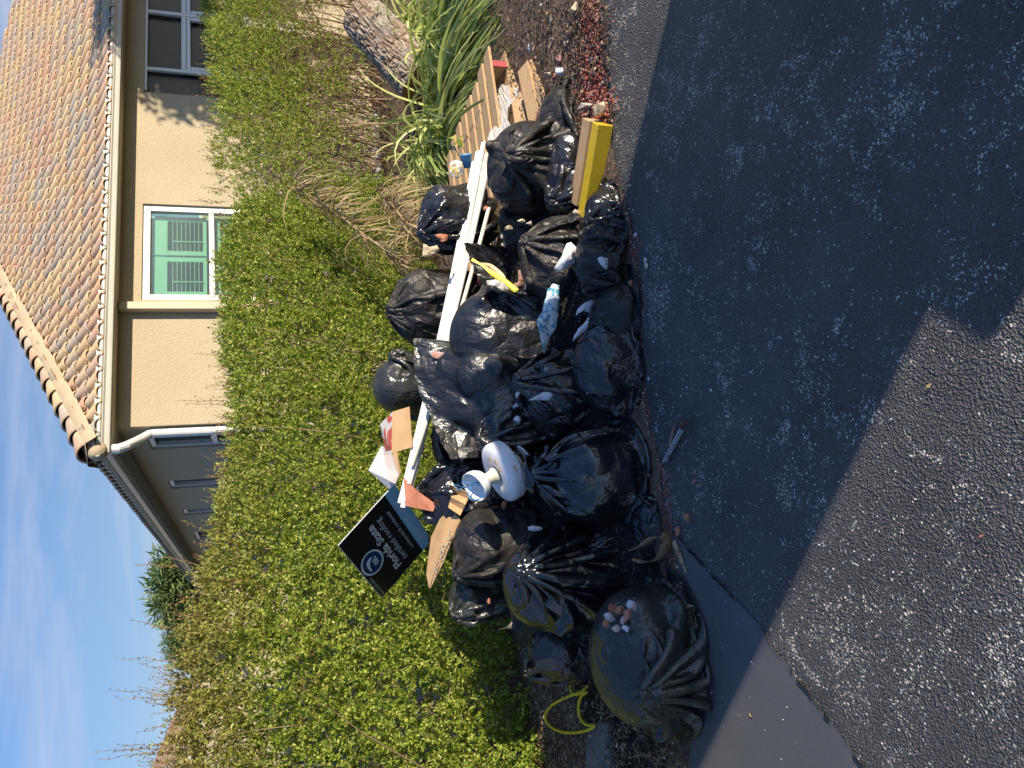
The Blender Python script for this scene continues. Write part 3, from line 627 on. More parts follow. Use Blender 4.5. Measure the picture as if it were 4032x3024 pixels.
def solve_film(X, lu, lv, closed, pinned, steps=110, lumps=None, walls=None, ground=.012, g=-.00022, shrink=0.0, centre=None, seed=0, bend=.30, it=3, thick=.003, core=None):
    """X (nv,nu,3); lu, lv rest lengths between neighbours (arrays or scalars); pinned mask"""
    rg = np.random.default_rng(seed); nv, nu = X.shape[:2]; V = np.zeros_like(X); w = np.where(pinned, 0.0, 1.0)[..., None]
    X = X + rg.normal(size=X.shape)*.0012*w
    lu = np.broadcast_to(lu, (nv, nu)); lv = np.broadcast_to(lv, (nv, nu))
    def sl(k, axis):
        a = [slice(None)]*2; b = [slice(None)]*2; a[axis] = slice(0, -k); b[axis] = slice(k, None); return tuple(a), tuple(b)
    def con(X, axis, k, L, both, st):
        if axis == 1 and closed:
            d = np.roll(X, -k, 1) - X; n_ = np.sqrt((d*d).sum(-1)) + 1e-9; e = (n_ - L)/n_
            if both == 1: e = np.minimum(e, 0)
            D = d*(e*st*.5)[..., None]; X = X + w*(D - np.roll(D, k, 1))*1.0
            return X
        a, b = sl(k, axis); d = X[b] - X[a]; n_ = np.sqrt((d*d).sum(-1)) + 1e-9; e = (n_ - L[a])/n_
        if both == 1: e = np.minimum(e, 0)
        D = d*(e*st*.5)[..., None]; X = X.copy(); X[a] += w[a]*D; X[b] -= w[b]*D; return X
    ls = np.sqrt(lu**2 + lv**2)
    def shear(X):
        for s_ in (1, -1):
            if closed:
                B_ = np.roll(X, -s_, 1)[1:]; d = B_ - X[:-1]; n_ = np.sqrt((d*d).sum(-1)) + 1e-9; e = np.maximum((n_ - ls[:-1]*1.03)/n_, 0)
                D = d*(e*.25)[..., None]; X = X.copy(); X[:-1] += D*w[:-1]; X[1:] -= np.roll(D, s_, 1)*w[1:]
            else:
                a = (slice(0, -1), slice(0, -1) if s_ == 1 else slice(1, None)); b = (slice(1, None), slice(1, None) if s_ == 1 else slice(0, -1))
                d = X[b] - X[a]; n_ = np.sqrt((d*d).sum(-1)) + 1e-9; e = np.maximum((n_ - ls[a]*1.03)/n_, 0); D = d*(e*.25)[..., None]; X = X.copy(); X[a] += D*w[a]; X[b] -= D*w[b]
        return X
    Q = lumps if lumps is not None and len(lumps) else None
    for s in range(steps):
        V = V*.90; V[..., 2] += g
        if shrink and centre is not None: V += (centre - X)*shrink
        X0 = X; X = X + V*w
        for k in range(it):
            X = con(X, 1, 1, lu, 0, .9); X = con(X, 0, 1, lv, 0, .9)
            if k == it-1: X = con(X, 1, 2, lu*2, 1, bend); X = con(X, 1, 4, lu*4*.97, 1, bend*.45); X = con(X, 0, 2, lv*2, 1, bend); X = con(X, 0, 4, lv*4*.97, 1, bend*.45); X = shear(X)
        if Q is not None:
            P = X.reshape(-1, 3)
            for q in Q:
                d = P - q[:3]; r2 = (d*d).sum(1); R_2 = q[3] + thick; m = r2 < R_2*R_2
                if m.any():
                    dd = d[m]; n_ = np.sqrt(r2[m])[:, None] + 1e-9; P[m] += dd/n_*(R_2 - n_)*w.reshape(-1, 1)[m]
            X = P.reshape(X.shape)
        if core is not None:
            cc_, U_, L_ = core; q = ((X - cc_) @ U_.T)/L_; r_ = np.sqrt((q*q).sum(-1)) + 1e-9; m = (r_ < 1) & ~pinned
            if m.any():
                qn = q[m]/r_[m][:, None]; X[m] = cc_ + (qn*L_) @ U_
        lo = X[..., 2] < ground; X[..., 2] = np.where(lo & ~pinned, ground, X[..., 2])
        V = X - X0; V[lo] *= .5
    return X
def grid_faces(nv, nu, closed):
    j = np.arange(nu if closed else nu-1); i = np.arange(nv-1); I, J = np.meshgrid(i, j, indexing='ij'); J2 = (J+1) % nu
    return np.stack([I*nu+J, I*nu+J2, (I+1)*nu+J2, (I+1)*nu+J], -1).reshape(-1, 4)
def film_obj(name, X, closed, mat, parent=None, sub=1, solid=0.0):
    nv, nu = X.shape[:2]; o = mesh(name, X.reshape(-1, 3), grid_faces(nv, nu, closed), mat, parent, smooth=True)
    if solid:
        s = o.modifiers.new('solid', 'SOLIDIFY'); s.thickness = solid
    if sub:
        m = o.modifiers.new('sub', 'SUBSURF'); m.levels = sub; m.render_levels = sub
    return o
def bag(name, label, c, ax, neck, mat='bag', nu=150, nv=100, slack=1.08, lslack=1.10, seed=0, group='black rubbish bags heaped along the edge of the bed', tuft=.10, knotr=.020, steps=110, poke=26, nlump=9, neckpull=1.0, shrink=.0012, cat='rubbish bag', sub=1, collide=True, extra=None, g=-.00022, parent=None, corek=.83):
    """c centre, ax 3 semi-axis vectors (rows), neck = direction from the centre to the tied neck"""
    rg = np.random.default_rng(seed); c = A3(*c); ax = np.asarray(ax, float)
    Lm = np.linalg.norm(ax, axis=1); nd = nrm(neck)
    sup = lambda d: 1/np.sqrt(sum(((d @ (ax[k]/Lm[k]))/Lm[k])**2 for k in range(3)))
    hn, hb = sup(nd), sup(-nd)
    t1 = nrm(np.cross(nd, A3(.31, .2, .9))); t2 = np.cross(nd, t1)
    lum = content(rg, c, ax, nlump, poke)
    if extra is not None: lum = np.vstack([lum, np.array(extra, float)])
    K = c + nd*hn*(1.0 + .10*neckpull); B = c - nd*hb*1.02
    nt_ = 10 if tuft else 0; nb = nv - nt_
    X = np.zeros((nv, nu, 3)); a = 2*math.pi*np.arange(nu)/nu
    dirs = t1*np.cos(a)[:, None] + t2*np.sin(a)[:, None]; rad = np.array([sup(nrm(d)) for d in dirs])
    for i in range(nb):
        th = math.pi*(1 - i/(nb-1)); X[i] = c + nd*math.cos(th)*(hn*1.1 if th < math.pi/2 else hb)*1.0 + dirs*(rad*max(math.sin(th), .03)*1.06)[:, None]
        if i == nb-1: X[i] = K + dirs*knotr
    X[0] = B + dirs*knotr
    per = np.linalg.norm(np.diff(np.vstack([dirs*rad[:, None], (dirs*rad[:, None])[:1]]), axis=0), axis=1).sum()
    lu = per*slack/nu; arc = np.linalg.norm(np.diff(X[:nb, 0], axis=0), axis=1).sum(); lv = np.full((nv, nu), arc*lslack/nb)
    wob = .010*np.sin(a*9 + rg.uniform(0, 6)) + .008*np.sin(a*17 + rg.uniform(0, 6))
    if nt_:
        lv[nb-1:] = tuft/nt_
        ph = rg.uniform(0, 6)
        for i in range(nt_):
            t = (i+1)/nt_; X[nb+i] = K + nd*tuft*t + dirs*(knotr + .06*t*(1+.4*np.sin(3*a+ph)))[:, None] + (t1*math.cos(ph)+t2*math.sin(ph))*.05*t*t
    for i in range(1, nb-1): X[i] += dirs*(wob*math.sin(math.pi*i/nb))[:, None]
    pin = np.zeros((nv, nu), bool); pin[0] = True; pin[nb-1] = True; pin[nb-2] = nt_ > 0; 
    if nt_: X[nb-2] = K - nd*.01 + dirs*knotr*1.1
    Q = lum
    if collide and COLL:
        allq = np.vstack(COLL); R_big = Lm.max()*1.5; allq = allq[np.linalg.norm(allq[:, :3] - c, axis=1) < R_big + allq[:, 3]]
        if len(allq): Q = np.vstack([lum, allq])
    X = solve_film(X, lu, lv, True, pin, steps, Q, shrink=shrink, centre=c, seed=seed, g=g, core=(c, ax/Lm[:, None], Lm*corek) if corek else None)
    COLL.append(lum)
    root = parent
    o = film_obj(name, X, True, MAT[mat], parent, sub)
    if parent is None: tag(o, label, cat, group)
    return o, X
# ------------------------------------------------------------------ the heap of bags
def AXr(a, b, c, rot=0.0, tilt=0.0):
    """semi-axes: a across, b in depth, c up; rot about z, tilt about y"""
    cr_, sr = math.cos(rot), math.sin(rot); ct, st = math.cos(tilt), math.sin(tilt)
    return np.array([[cr_*ct, sr*ct, st], [-sr, cr_, 0], [-cr_*st, -sr*st, ct]])*np.array([[a], [b], [c]])
def at_px(cx, cy_, Yd, dx, dy):
    c = ay(cx, cy_, Yd); k = np.dot(c - O_, _f)/F_PX; return c, dy/2*k*1.06, dx/2*k*1.05
def pbag(label, cx, cy_, Yd, dx, dy, dep, neck, mat, seed, rot=0.0, tilt=0.0, **k):
    c, a, h = at_px(cx, cy_, Yd, dx, dy)
    k['slack'] = .985 if dx > 230 else 1.02; k['lslack'] = .985 if dx > 230 else 1.02; k.setdefault('shrink', 0.0); k['nlump'] = 3; k['poke'] = 20
    return bag('rubbish_bag', label, c, AXr(a, dep, h, rot, tilt), neck, mat, seed=seed, **k)
# filler mound under the bags, coloured near black for the shade in the gaps
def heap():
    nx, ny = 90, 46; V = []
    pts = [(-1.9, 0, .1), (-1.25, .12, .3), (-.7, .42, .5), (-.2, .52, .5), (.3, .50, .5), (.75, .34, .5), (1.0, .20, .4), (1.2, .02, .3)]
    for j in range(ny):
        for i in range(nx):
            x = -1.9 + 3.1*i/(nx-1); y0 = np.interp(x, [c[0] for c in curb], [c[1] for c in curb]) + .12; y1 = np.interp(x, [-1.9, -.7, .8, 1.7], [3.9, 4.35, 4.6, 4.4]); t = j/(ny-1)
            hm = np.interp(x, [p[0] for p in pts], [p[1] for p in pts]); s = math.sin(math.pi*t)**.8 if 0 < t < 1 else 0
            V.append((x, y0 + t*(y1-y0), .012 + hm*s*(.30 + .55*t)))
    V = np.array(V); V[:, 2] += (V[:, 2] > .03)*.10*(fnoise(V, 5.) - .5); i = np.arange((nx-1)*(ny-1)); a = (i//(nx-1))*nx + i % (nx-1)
    tag(mesh('debris_heap', V, np.stack([a, a+1, a+nx+1, a+nx], 1), MAT['debris'], smooth=True), 'filler mound of debris, coloured near black as the shade in gaps under the black bags', 'debris', kind='stuff')
M = Mat('gap_shade_debris', .8, spec=.3); w_ = M.obj(); M.col(M.ramp(M.n('ShaderNodeSeparateColor', {0: M.vor(90, w_, out='Color')}).outputs[0], [(0, (.006, .005, .005)), (.88, (.014, .012, .012)), (.96, (.04, .025, .02)), (1, (.12, .10, .08))])); M.bump(M.vor(45, w_), 1, .02); MAT['debris'] = M.m  # ramp kept near black to paint the shaded voids between bags, few pale crumbs
heap()
pbag('big dull black bag at the near left end, bulging over the asphalt edge', 2520, 2585, 2.80, 440, 600, .30, (-.15, -.9, .45), 'bag_thin', 101, slack=1.06, poke=24, tuft=.05, nu=170, nv=110)
pbag('small low black bag tucked on the ground beside the curled bark strip', 2545, 2060, 2.98, 130, 260, .14, (.6, -.3, .2), 'bag', 102, tuft=0, nu=100, nv=60)
pbag('large full black bag with its gathered neck beside the white fan base', 2355, 1885, 3.20, 500, 420, .26, (.1, .1, 1), 'bag_gloss', 103, tuft=.16, poke=22, nu=180, nv=120)
pbag('dark bag mostly hidden under the tight glossy bag, nearest the hedge foot', 2190, 2560, 3.45, 250, 260, .2, (-.5, .2, .6), 'bag', 104, tuft=.05, nu=110, nv=70)
pbag('glossy black bag pulled tight over square corners, left of the white fan base', 2180, 2290, 3.32, 470, 440, .26, (.4, -.6, .75), 'bag_gloss', 105, slack=1.0, lslack=.99, tuft=.05, poke=13, nlump=0, nu=170, nv=110)
pbag('flattened black bag lying along the asphalt edge below the open bag', 2395, 1440, 3.16, 320, 420, .19, (.9, 0, .1), 'bag', 106, slack=1.10, tuft=.05)
pbag('low crumpled black bag at the asphalt edge with a brick crumb beside it', 2435, 1240, 3.12, 210, 290, .15, (-.3, .2, .9), 'bag_dull', 107, slack=1.1, tuft=.04, nu=130, nv=84)
pbag('black bag split open around a grey rock and torn white paper', 2200, 1560, 3.45, 370, 380, .22, (.3, -.2, .9), 'bag', 108, slack=1.12, tuft=.10)
pbag('dusty black bag with a bunched neck above the two white chips on the asphalt', 2395, 1030, 3.24, 300, 400, .19, (-.2, -.8, .6), 'bag_dull', 109, slack=1.1, tuft=.07)
pbag('small creased black bag beside the pink tile shard, at the end of the yellow board', 2390, 825, 3.24, 200, 190, .13, (-.5, -.2, .7), 'bag', 110, slack=1.12, tuft=.04, nu=110, nv=70)
pbag('slumped dull black bag under the blue printed paper', 2190, 1040, 3.56, 310, 390, .22, (.4, -.3, .8), 'bag_dull', 111, slack=1.12, tuft=.05)
pbag('black bag wedged between the open bag and the full bag by the fan base', 2000, 1700, 3.62, 300, 300, .2, (-.2, -.5, .8), 'bag', 112, slack=1.14, tuft=.08)
pbag('black bag buried under the cardboard and the roofing sign wires', 1790, 1960, 4.02, 260, 340, .24, (.2, .2, .9), 'bag', 113, slack=1.12, tuft=.05)
pbag('printed black sack between the tan palm boot and the tight glossy bag', 1900, 2150, 3.74, 260, 330, .22, (-.6, -.2, .7), 'bag_print', 114, slack=1.15, tuft=.06) if 'bag_print' in MAT else pbag('printed black sack between the tan palm boot and the tight glossy bag', 1900, 2150, 3.74, 260, 330, .22, (-.6, -.2, .7), 'bag_dull', 114, slack=1.15, tuft=.06)
pbag('thin grey black bag lying across the hedge foot, with loose creased film', 1850, 2350, 3.85, 190, 200, .14, (-.4, -.4, .6), 'bag_thin', 115, slack=1.15, tuft=.10, nu=120, nv=80)
pbag('black bag with a peaked corner behind the white siding strips, below the hedge', 1665, 1215, 4.52, 250, 360, .20, (-.1, -.1, 1), 'bag_dull', 116, slack=1.02, tuft=.10, poke=20)
pbag('shiny round black bag behind the opened cardboard box, topmost of the heap', 1560, 1520, 4.40, 210, 240, .2, (.6, -.3, .1), 'bag_thin', 117, slack=1.0, tuft=.04, poke=20, nu=130, nv=90)
pbag('black bag under the right ends of the white siding strips', 1735, 860, 4.42, 190, 300, .2, (-.5, -.3, .6), 'bag', 118, slack=1.08, tuft=.05, nu=120, nv=80)
pbag('black bag slumped against the yellow board, under the knotted bag', 2225, 690, 3.62, 230, 400, .2, (-.6, -.3, .4), 'bag', 119, slack=1.08, tuft=.04, nu=120, nv=80)
pbag('black bag with a hard tied knot facing out, between pallet and yellow board', 2085, 670, 3.80, 390, 430, .25, (.0, -.75, .65), 'bag_dull', 120, slack=1.06, tuft=.11, nu=170, nv=110, knotr=.026)
pbag('black bag in the dark hollow between the siding strips and the fan cup', 1815, 1730, 4.12, 230, 280, .18, (.2, -.4, .8), 'bag', 121, tuft=.05, nu=120, nv=80)
pbag('black bag under the torn bag stones, left of the knotted bag', 2060, 910, 3.92, 190, 250, .16, (.5, -.2, .7), 'bag_dull', 122, tuft=.05, nu=120, nv=80)
pbag('low black bag in the hollow between two full bags, above the bark strip', 2400, 2150, 3.22, 200, 180, .14, (.1, -.5, .8), 'bag', 123, tuft=.05, nu=110, nv=70)
# ------------------------------------------------------------------ open bag, plastic sheets, papers
def closed_interp(P, n):
    P = np.array(P, float); Q = np.vstack([P, P[:1]]); L = np.concatenate([[0], np.cumsum(np.linalg.norm(np.diff(Q, axis=0), axis=1))]); t = np.linspace(0, L[-1], n, endpoint=False)
    R = np.stack([np.interp(t, L, Q[:, k]) for k in range(3)], 1)
    for _ in range(2): R = (np.roll(R, 1, 0) + 2*R + np.roll(R, -1, 0))/4
    return R
def open_bag(label, rim, c, ax, pole, mat, seed, nu=170, nv=90, slack=.98, lslack=1.02, depth_in=.0, extra=None):
    rg = np.random.default_rng(seed); RM = closed_interp(rim, nu); RM += rg.normal(size=RM.shape)*.003
    Rc = RM.mean(0); c = A3(*c); pole = A3(*pole); ax = np.asarray(ax, float); Lm = np.linalg.norm(ax, axis=1); U = ax/Lm[:, None]
    lum = content(rg, c, ax, 3, 24); 
    if extra is not None: lum = np.vstack([lum, np.array(extra)])
    X = np.zeros((nv, nu, 3))
    for i in range(nv):
        t = i/(nv-1)
        m = pole*(1-t)**2 + 2*t*(1-t)*c + Rc*t*t; d = RM - Rc; un = unit_rows(d)
        R_ = Lm.mean()*math.sin(math.pi*min(t, .5+ (t-.5)*.55))*1.05
        X[i] = m + un*R_*(1-t**3) + d*t**3
    per = 2*math.pi*Lm.mean()*slack; lu = np.full((nv, nu), per/nu); lu[-6:] = np.linalg.norm(np.roll(RM, -1, 0) - RM, axis=1).sum()/nu*1.02
    arc = np.linalg.norm(np.diff(X, axis=0), axis=2).sum(0).mean(); pin = np.zeros((nv, nu), bool); pin[0] = True; pin[-1] = True
    Q = np.vstack([lum] + COLL) if COLL else lum
    Q = Q[np.linalg.norm(Q[:, :3] - c, axis=1) < Lm.max()*1.6]
    X = solve_film(X, lu, arc*lslack/nv, True, pin, 110, Q, seed=seed, g=-.00025, core=(c, U, Lm*.84))
    COLL.append(lum); o = film_obj('rubbish_bag', X, True, MAT[mat], None, 1); tag(o, label, 'rubbish bag', 'black rubbish bags heaped along the edge of the bed')
    return o
def sheet_film(name, label, cat, quad, mat, seed, n=(90, 90), slack=1.12, pins='corners', lumps=None, steps=120, g=-.0004, use_coll=True, top=None, bottom=None, group=None, sub=1, crumple=.01, outline=None, bend=.3, solid=0.0, kind=None):
    """a sheet hung from its pinned points; quad = 4 world corners P00 P01 P11 P10"""
    rg = np.random.default_rng(seed); a, b, c_, d = [A3(*q) for q in quad]; nv, nu = n
    s = np.linspace(0, 1, nv)[:, None, None]; t = np.linspace(0, 1, nu)[None, :, None]
    X = (a*(1-t) + b*t)*(1-s) + (d*(1-t) + c_*t)*s
    def pl_(P): P = np.array(P, float); q = np.linspace(0, 1, len(P)); r_ = np.linspace(0, 1, nu); R = np.stack([np.interp(r_, q, P[:, k]) for k in range(3)], 1); return R
    if top is not None: X = X + (pl_(top) - X[0])[None]*(1-s)
    if bottom is not None: X = X + (pl_(bottom) - X[-1])[None]*s
    if crumple:
        P = X.reshape(-1, 3); N = nrm(np.cross(b-a, d-a)); N = N if N @ _f < 0 else -N
        X = X + N*((fnoise(P, 9., seed) - .45)*crumple*4 + np.abs(fnoise(P, 22., seed+3.) - .5)*crumple*3).reshape(nv, nu)[..., None]
    lu = np.linalg.norm((b-a)*(1-s) + (c_-d)*s, axis=2)*slack/nu; lv = np.linalg.norm((d-a)*(1-t) + (c_-b)*t, axis=2)*slack/nv
    pin = np.zeros((nv, nu), bool)
    if pins == 'corners':
        for i in (0, -1):
            for j in (0, -1): pin[i, j] = True
    elif pins == 'top': pin[0] = True
    elif pins == 'mixed':
        for i in (0, nv//2, -1):
            for j in (0, nu//3, 2*nu//3, -1): pin[i, j] = True
    elif pins == 'edges': pin[0] = True; pin[0, -1] = True; pin[-1, ::16] = True
    elif pins == 'sides': pin[:, 0] = True; pin[:, -1] = True
    if steps:
        Q = []
        if lumps is not None: Q.append(np.array(lumps))
        if use_coll: Q += COLL
        if Q:
            Q = np.vstack(Q); cc = X.reshape(-1, 3).mean(0); Q = Q[np.linalg.norm(Q[:, :3] - cc, axis=1) < np.linalg.norm(a - c_)*.75 + Q[:, 3]]
        X = solve_film(X, np.broadcast_to(lu, (nv, nu)), np.broadcast_to(lv, (nv, nu)), False, pin, steps, Q if len(Q) else None, seed=seed, g=g, bend=bend)
    Fg = grid_faces(nv, nu, False)
    if outline is not None:       # cut to an uneven edge
        ii = Fg[:, 0]//nu/(nv-1); jj = (Fg[:, 0] % nu)/(nu-1); Fg = Fg[outline(jj, ii)]
    o = mesh(name, X.reshape(-1, 3), Fg, MAT[mat] if isinstance(mat, str) else mat, None, smooth=True)
    if solid: m = o.modifiers.new('solid', 'SOLIDIFY'); m.thickness = solid
    if sub: m = o.modifiers.new('sub', 'SUBSURF'); m.levels = sub; m.render_levels = sub
    tag(o, label, cat, group, kind); return o, X
rimY = lambda x, y, Y: tuple(ay(x, y, Y))
rim = [rimY(1827, 955, 3.98), rimY(1875, 958, 4.02), rimY(1918, 963, 4.02), rimY(1994, 977, 3.96), rimY(2040, 1005, 3.90), rimY(2080, 1035, 3.82), rimY(2130, 1075, 3.72), rimY(2167, 1110, 3.60), rimY(2150, 1130, 3.55), rimY(2102, 1138, 3.54), rimY(2030, 1152, 3.54), rimY(1975, 1147, 3.55), rimY(1918, 1132, 3.58), rimY(1885, 1107, 3.62), rimY(1867, 1060, 3.70), rimY(1850, 1015, 3.80), rimY(1832, 975, 3.92)]
c_ob = ay(1935, 1340, 3.80)
open_bag('big black bag gaping open over a yellow strip and dry leaf, mid heap', rim, c_ob, AXr(.30, .24, .26, 0, .1), ay(1960, 1560, 3.75), 'bag_crinkle', 201)
k_ = []
for t in np.linspace(0, 1, 9): k_.append((*ay(1672 - 38*t, 1330 + 250*t, 4.04), .035))
for (x, y, Y, r_) in [(1790, 1450, 3.90, .12), (1850, 1600, 3.80, .12), (1900, 1480, 3.72, .14), (1930, 1640, 3.68, .10), (1800, 1720, 3.85, .06), (1750, 1390, 3.98, .05), (1960, 1450, 3.6, .06)]: k_.append((*ay(x, y, Y), r_))
sheet_film('plastic_sheet', 'black plastic sheet draped over the white strips beside the open bag', 'plastic sheet', [ay(1628, 1335, 3.98), ay(1778, 1812, 3.66), ay(2050, 1725, 3.42), ay(1985, 1395, 3.46)], 'bag_crinkle', 202, (110, 130), 1.08, 'edges', k_, g=-.0003,
    top=[ay(1630, 1332, 3.96), ay(1634, 1400, 3.93), ay(1638, 1480, 3.91), ay(1656, 1560, 3.88), ay(1695, 1640, 3.82), ay(1738, 1740, 3.74), ay(1775, 1808, 3.68)],
    bottom=[ay(1990, 1390, 3.44), ay(2030, 1480, 3.42), ay(2060, 1560, 3.42), ay(2040, 1650, 3.42), ay(1985, 1735, 3.46), ay(1900, 1775, 3.55), ay(1800, 1812, 3.66)])

M = Mat('white_paper', .6, (.62, .63, .68)); M.bump(M.noise(14), .2, .004); MAT['paper'] = M.m
M = Mat('blue_print_film', .35, spec=.5); q_ = M.mr(M.noise(22, None, 1, .5, 1.5), .52, .55); M.col(M.mix(q_, (.58, .64, .68), (.10, .30, .42))); M.bump(M.noise(18, None, 4), .5, .01); MAT['print'] = M.m
M = Mat('terracotta', .9, spec=.2); M.col(M.ramp(M.noise(16, None, 4), [(.3, (.40, .145, .085)), (.7, (.50, .22, .14))])); M.bump(M.noise(70, None, 4), .5, .004); MAT['terra'] = M.m
M = Mat('tile_glaze_white', .6); M.col(M.ramp(M.noise(10, None, 5), [(.40, (.62, .60, .58)), (.55, (.45, .22, .16))])); MAT['limed'] = M.m
M = Mat('grey_rubble', .9, spec=.2); M.col(M.ramp(M.noise(18, None, 5), [(.3, (.28, .26, .22)), (.7, (.46, .43, .37))])); M.bump(M.noise(60, None, 5), .6, .005); MAT['rubble'] = M.m
M = Mat('cream_rubble', .9, spec=.2); M.col(M.ramp(M.noise(12, None, 5), [(.3, (.46, .38, .24)), (.7, (.62, .54, .38))])); M.bump(M.noise(50, None, 5), .6, .005); MAT['cream'] = M.m
M = Mat('white_rubble', .85, (.62, .62, .66), .2); M.bump(M.noise(50, None, 5), .4, .004); MAT['white_r'] = M.m

def paper(label, pts, Y, mat='paper', bow=.03, thick=.0012, name='paper_scrap', cat='paper', group=None, n=10):
    """a curled scrap: outline in the photo's pixels, each point at its own depth"""
    Ys = Y if hasattr(Y, '__len__') else [Y]*len(pts); P = np.array([ay(x, y, Yd) for (x, y), Yd in zip(pts, Ys)]); c = P.mean(0)
    V = [c - _f*bow*.8]; R1 = c + (P - c)*.5 - _f*bow*.6*1.0; V += list(R1); V += list(P); m = len(P)
    F_ = [(0, 1+i, 1+(i+1) % m) for i in range(m)] + [(1+i, 1+m+i, 1+m+(i+1) % m, 1+(i+1) % m) for i in range(m)]
    o = mesh(name, V, F_, MAT[mat], smooth=True)
    cr_ = o.data.attributes.new('crease_edge', 'FLOAT', 'EDGE')
    for e, dd in zip(o.data.edges, cr_.data): dd.value = 1.0 if min(e.vertices) > m else 0.0
    vc = o.data.attributes.new('crease_vert', 'FLOAT', 'POINT')
    for i, dd in enumerate(vc.data): dd.value = 1.0 if i > m else 0.0
    s = o.modifiers.new('sub', 'SUBSURF'); s.levels = 2; s.render_levels = 2
    if bow > .004:
        tx = bpy.data.textures.get('crumple') or bpy.data.textures.new('crumple', 'CLOUDS'); tx.noise_scale = .035; tx.noise_depth = 2; dm = o.modifiers.new('crumple', 'DISPLACE'); dm.texture = tx; dm.strength = .022; dm.mid_level = .5; dm.texture_coords = 'GLOBAL'
    s = o.modifiers.new('solid', 'SOLIDIFY'); s.thickness = thick; tag(o, label, cat, group); return o
def c7(*l): return [(2000 + x/2.765, 800 + y/2.765) for x, y in l]
paper('blue printed white bag flap, sunlit, at the right rim of the open bag', c7((110, 450), (190, 448), (270, 465), (400, 540), (500, 700), (530, 750), (490, 850), (400, 780), (260, 690), (215, 560)), [3.75, 3.74, 3.7, 3.62, 3.52, 3.45, 3.42, 3.5, 3.6, 3.68], 'print', .04, name='printed_bag', cat='plastic bag')
paper('shaded blue printed bag hanging down below the open bag', c7((430, 940), (500, 880), (560, 890), (560, 1150), (525, 1350), (440, 1500), (390, 1640), (340, 1400), (310, 1280), (370, 1180)), [3.44, 3.42, 3.4, 3.36, 3.32, 3.3, 3.28, 3.3, 3.32, 3.38], 'print', .03, name='printed_bag', cat='plastic bag')
paper('folded bluish white paper lying on the dull bag, with small brown marks', c7((590, 560), (640, 440), (690, 420), (740, 470), (790, 590), (770, 630), (640, 690), (560, 755), (500, 710)), 3.30, bow=.03)
paper('small pointed white paper tab on the bag at the asphalt edge', c7((975, 600), (1010, 580), (1090, 600), (1088, 670), (1070, 722), (1005, 670)), 3.02, bow=.02)
paper('white paper cradling a grey stone on the heap front', c7((735, 1230), (760, 1150), (830, 1085), (940, 1050), (975, 1090), (960, 1210), (870, 1190), (800, 1160)), 3.20, bow=.015)
paper('thin curved white paper strip trailing below the paper wrapped stone', c7((965, 1205), (930, 1270), (830, 1390), (705, 1505), (722, 1440), (820, 1310), (900, 1220)), 3.15, bow=.02)
def c7b(*l): return [(2000 + x/1.903, 1300 + y/1.903) for x, y in l]
paper('curled white paper strip left of the large flat grey rock', c7b((250, 305), (180, 335), (90, 420), (56, 480), (60, 512), (115, 465), (200, 430), (245, 385)), 3.38, bow=.02)
paper('white paper triangle under the large flat grey rock', c7b((357, 430), (365, 470), (360, 505), (310, 527), (150, 526), (280, 455)), 3.30, bow=.015)
paper('crumpled pale blue tissue scrap by the fan base', c7b((80, 525), (60, 545), (35, 575), (45, 590), (75, 590), (90, 610), (106, 600), (85, 570), (95, 545)), 3.50, bow=.015)
paper('small torn white scrap beneath the tissue, above the full bag', c7b((60, 640), (90, 655), (95, 690), (80, 710), (65, 690), (40, 670)), 3.42, bow=.01)
paper('white foil scrap on top of the tight glossy bag', [(2078, 2075), (2096, 2070), (2135, 2077), (2136, 2084), (2098, 2092), (2080, 2088)], 3.24, bow=.01)
paper('white drinks label stuck on the draped plastic sheet', [(1688, 1384), (1700, 1381), (1757, 1391), (1758, 1412), (1742, 1422), (1720, 1414), (1700, 1405)], 3.84, 'limed', .006)
paper('orange and white paper flap behind the white strips', [(1712, 925), (1735, 918), (1760, 925), (1765, 945), (1740, 955), (1725, 940)], 4.1, 'terra', .01)
paper('cream torn cardboard tab by the hedge foot, beside the white strips', [(1662, 1010), (1668, 958), (1690, 975), (1720, 965), (1732, 985), (1715, 1000), (1690, 1005)], 4.15, 'cream', .01, name='cardboard_scrap', cat='cardboard')

# contents of the open bag
def ribbon(name, label, cat, pts, Ys, w_, mat, thick=.002, tw=0.0):
    P = np.array([ay(x, y, Y) for (x, y), Y in zip(pts, Ys)]); t = np.linspace(0, 1, 24); L = np.linspace(0, 1, len(P)); C_ = np.stack([np.interp(t, L, P[:, k]) for k in range(3)], 1)
    for _ in range(3): C_[1:-1] = (C_[:-2] + 2*C_[1:-1] + C_[2:])/4
    T = np.gradient(C_, axis=0); V = []
    for i in range(24):
        s = nrm(np.cross(T[i], _f)); s = nrm(s*math.cos(tw*t[i]) + _f*math.sin(tw*t[i])); V += [C_[i] - s*w_/2, C_[i] + s*w_/2]
    o = mesh(name, V, [(2*i, 2*i+1, 2*i+3, 2*i+2) for i in range(23)], MAT[mat], smooth=True); m = o.modifiers.new('solid', 'SOLIDIFY'); m.thickness = thick
    return tag(o, label, cat)
M = Mat('yellow_plastic', .4, (.85, .72, .10)); MAT['yellow'] = M.m
M = Mat('red_plastic', .35, (.62, .03, .02)); MAT['red'] = M.m
M = Mat('steel_rod', .25, (.55, .55, .6), metal=1.0); MAT['steel'] = M.m
M = Mat('dry_leaf', .7); M.col(M.ramp(M.noise(25), [(.3, (.22, .12, .08)), (.7, (.36, .22, .16))])); MAT['dryleaf'] = M.m
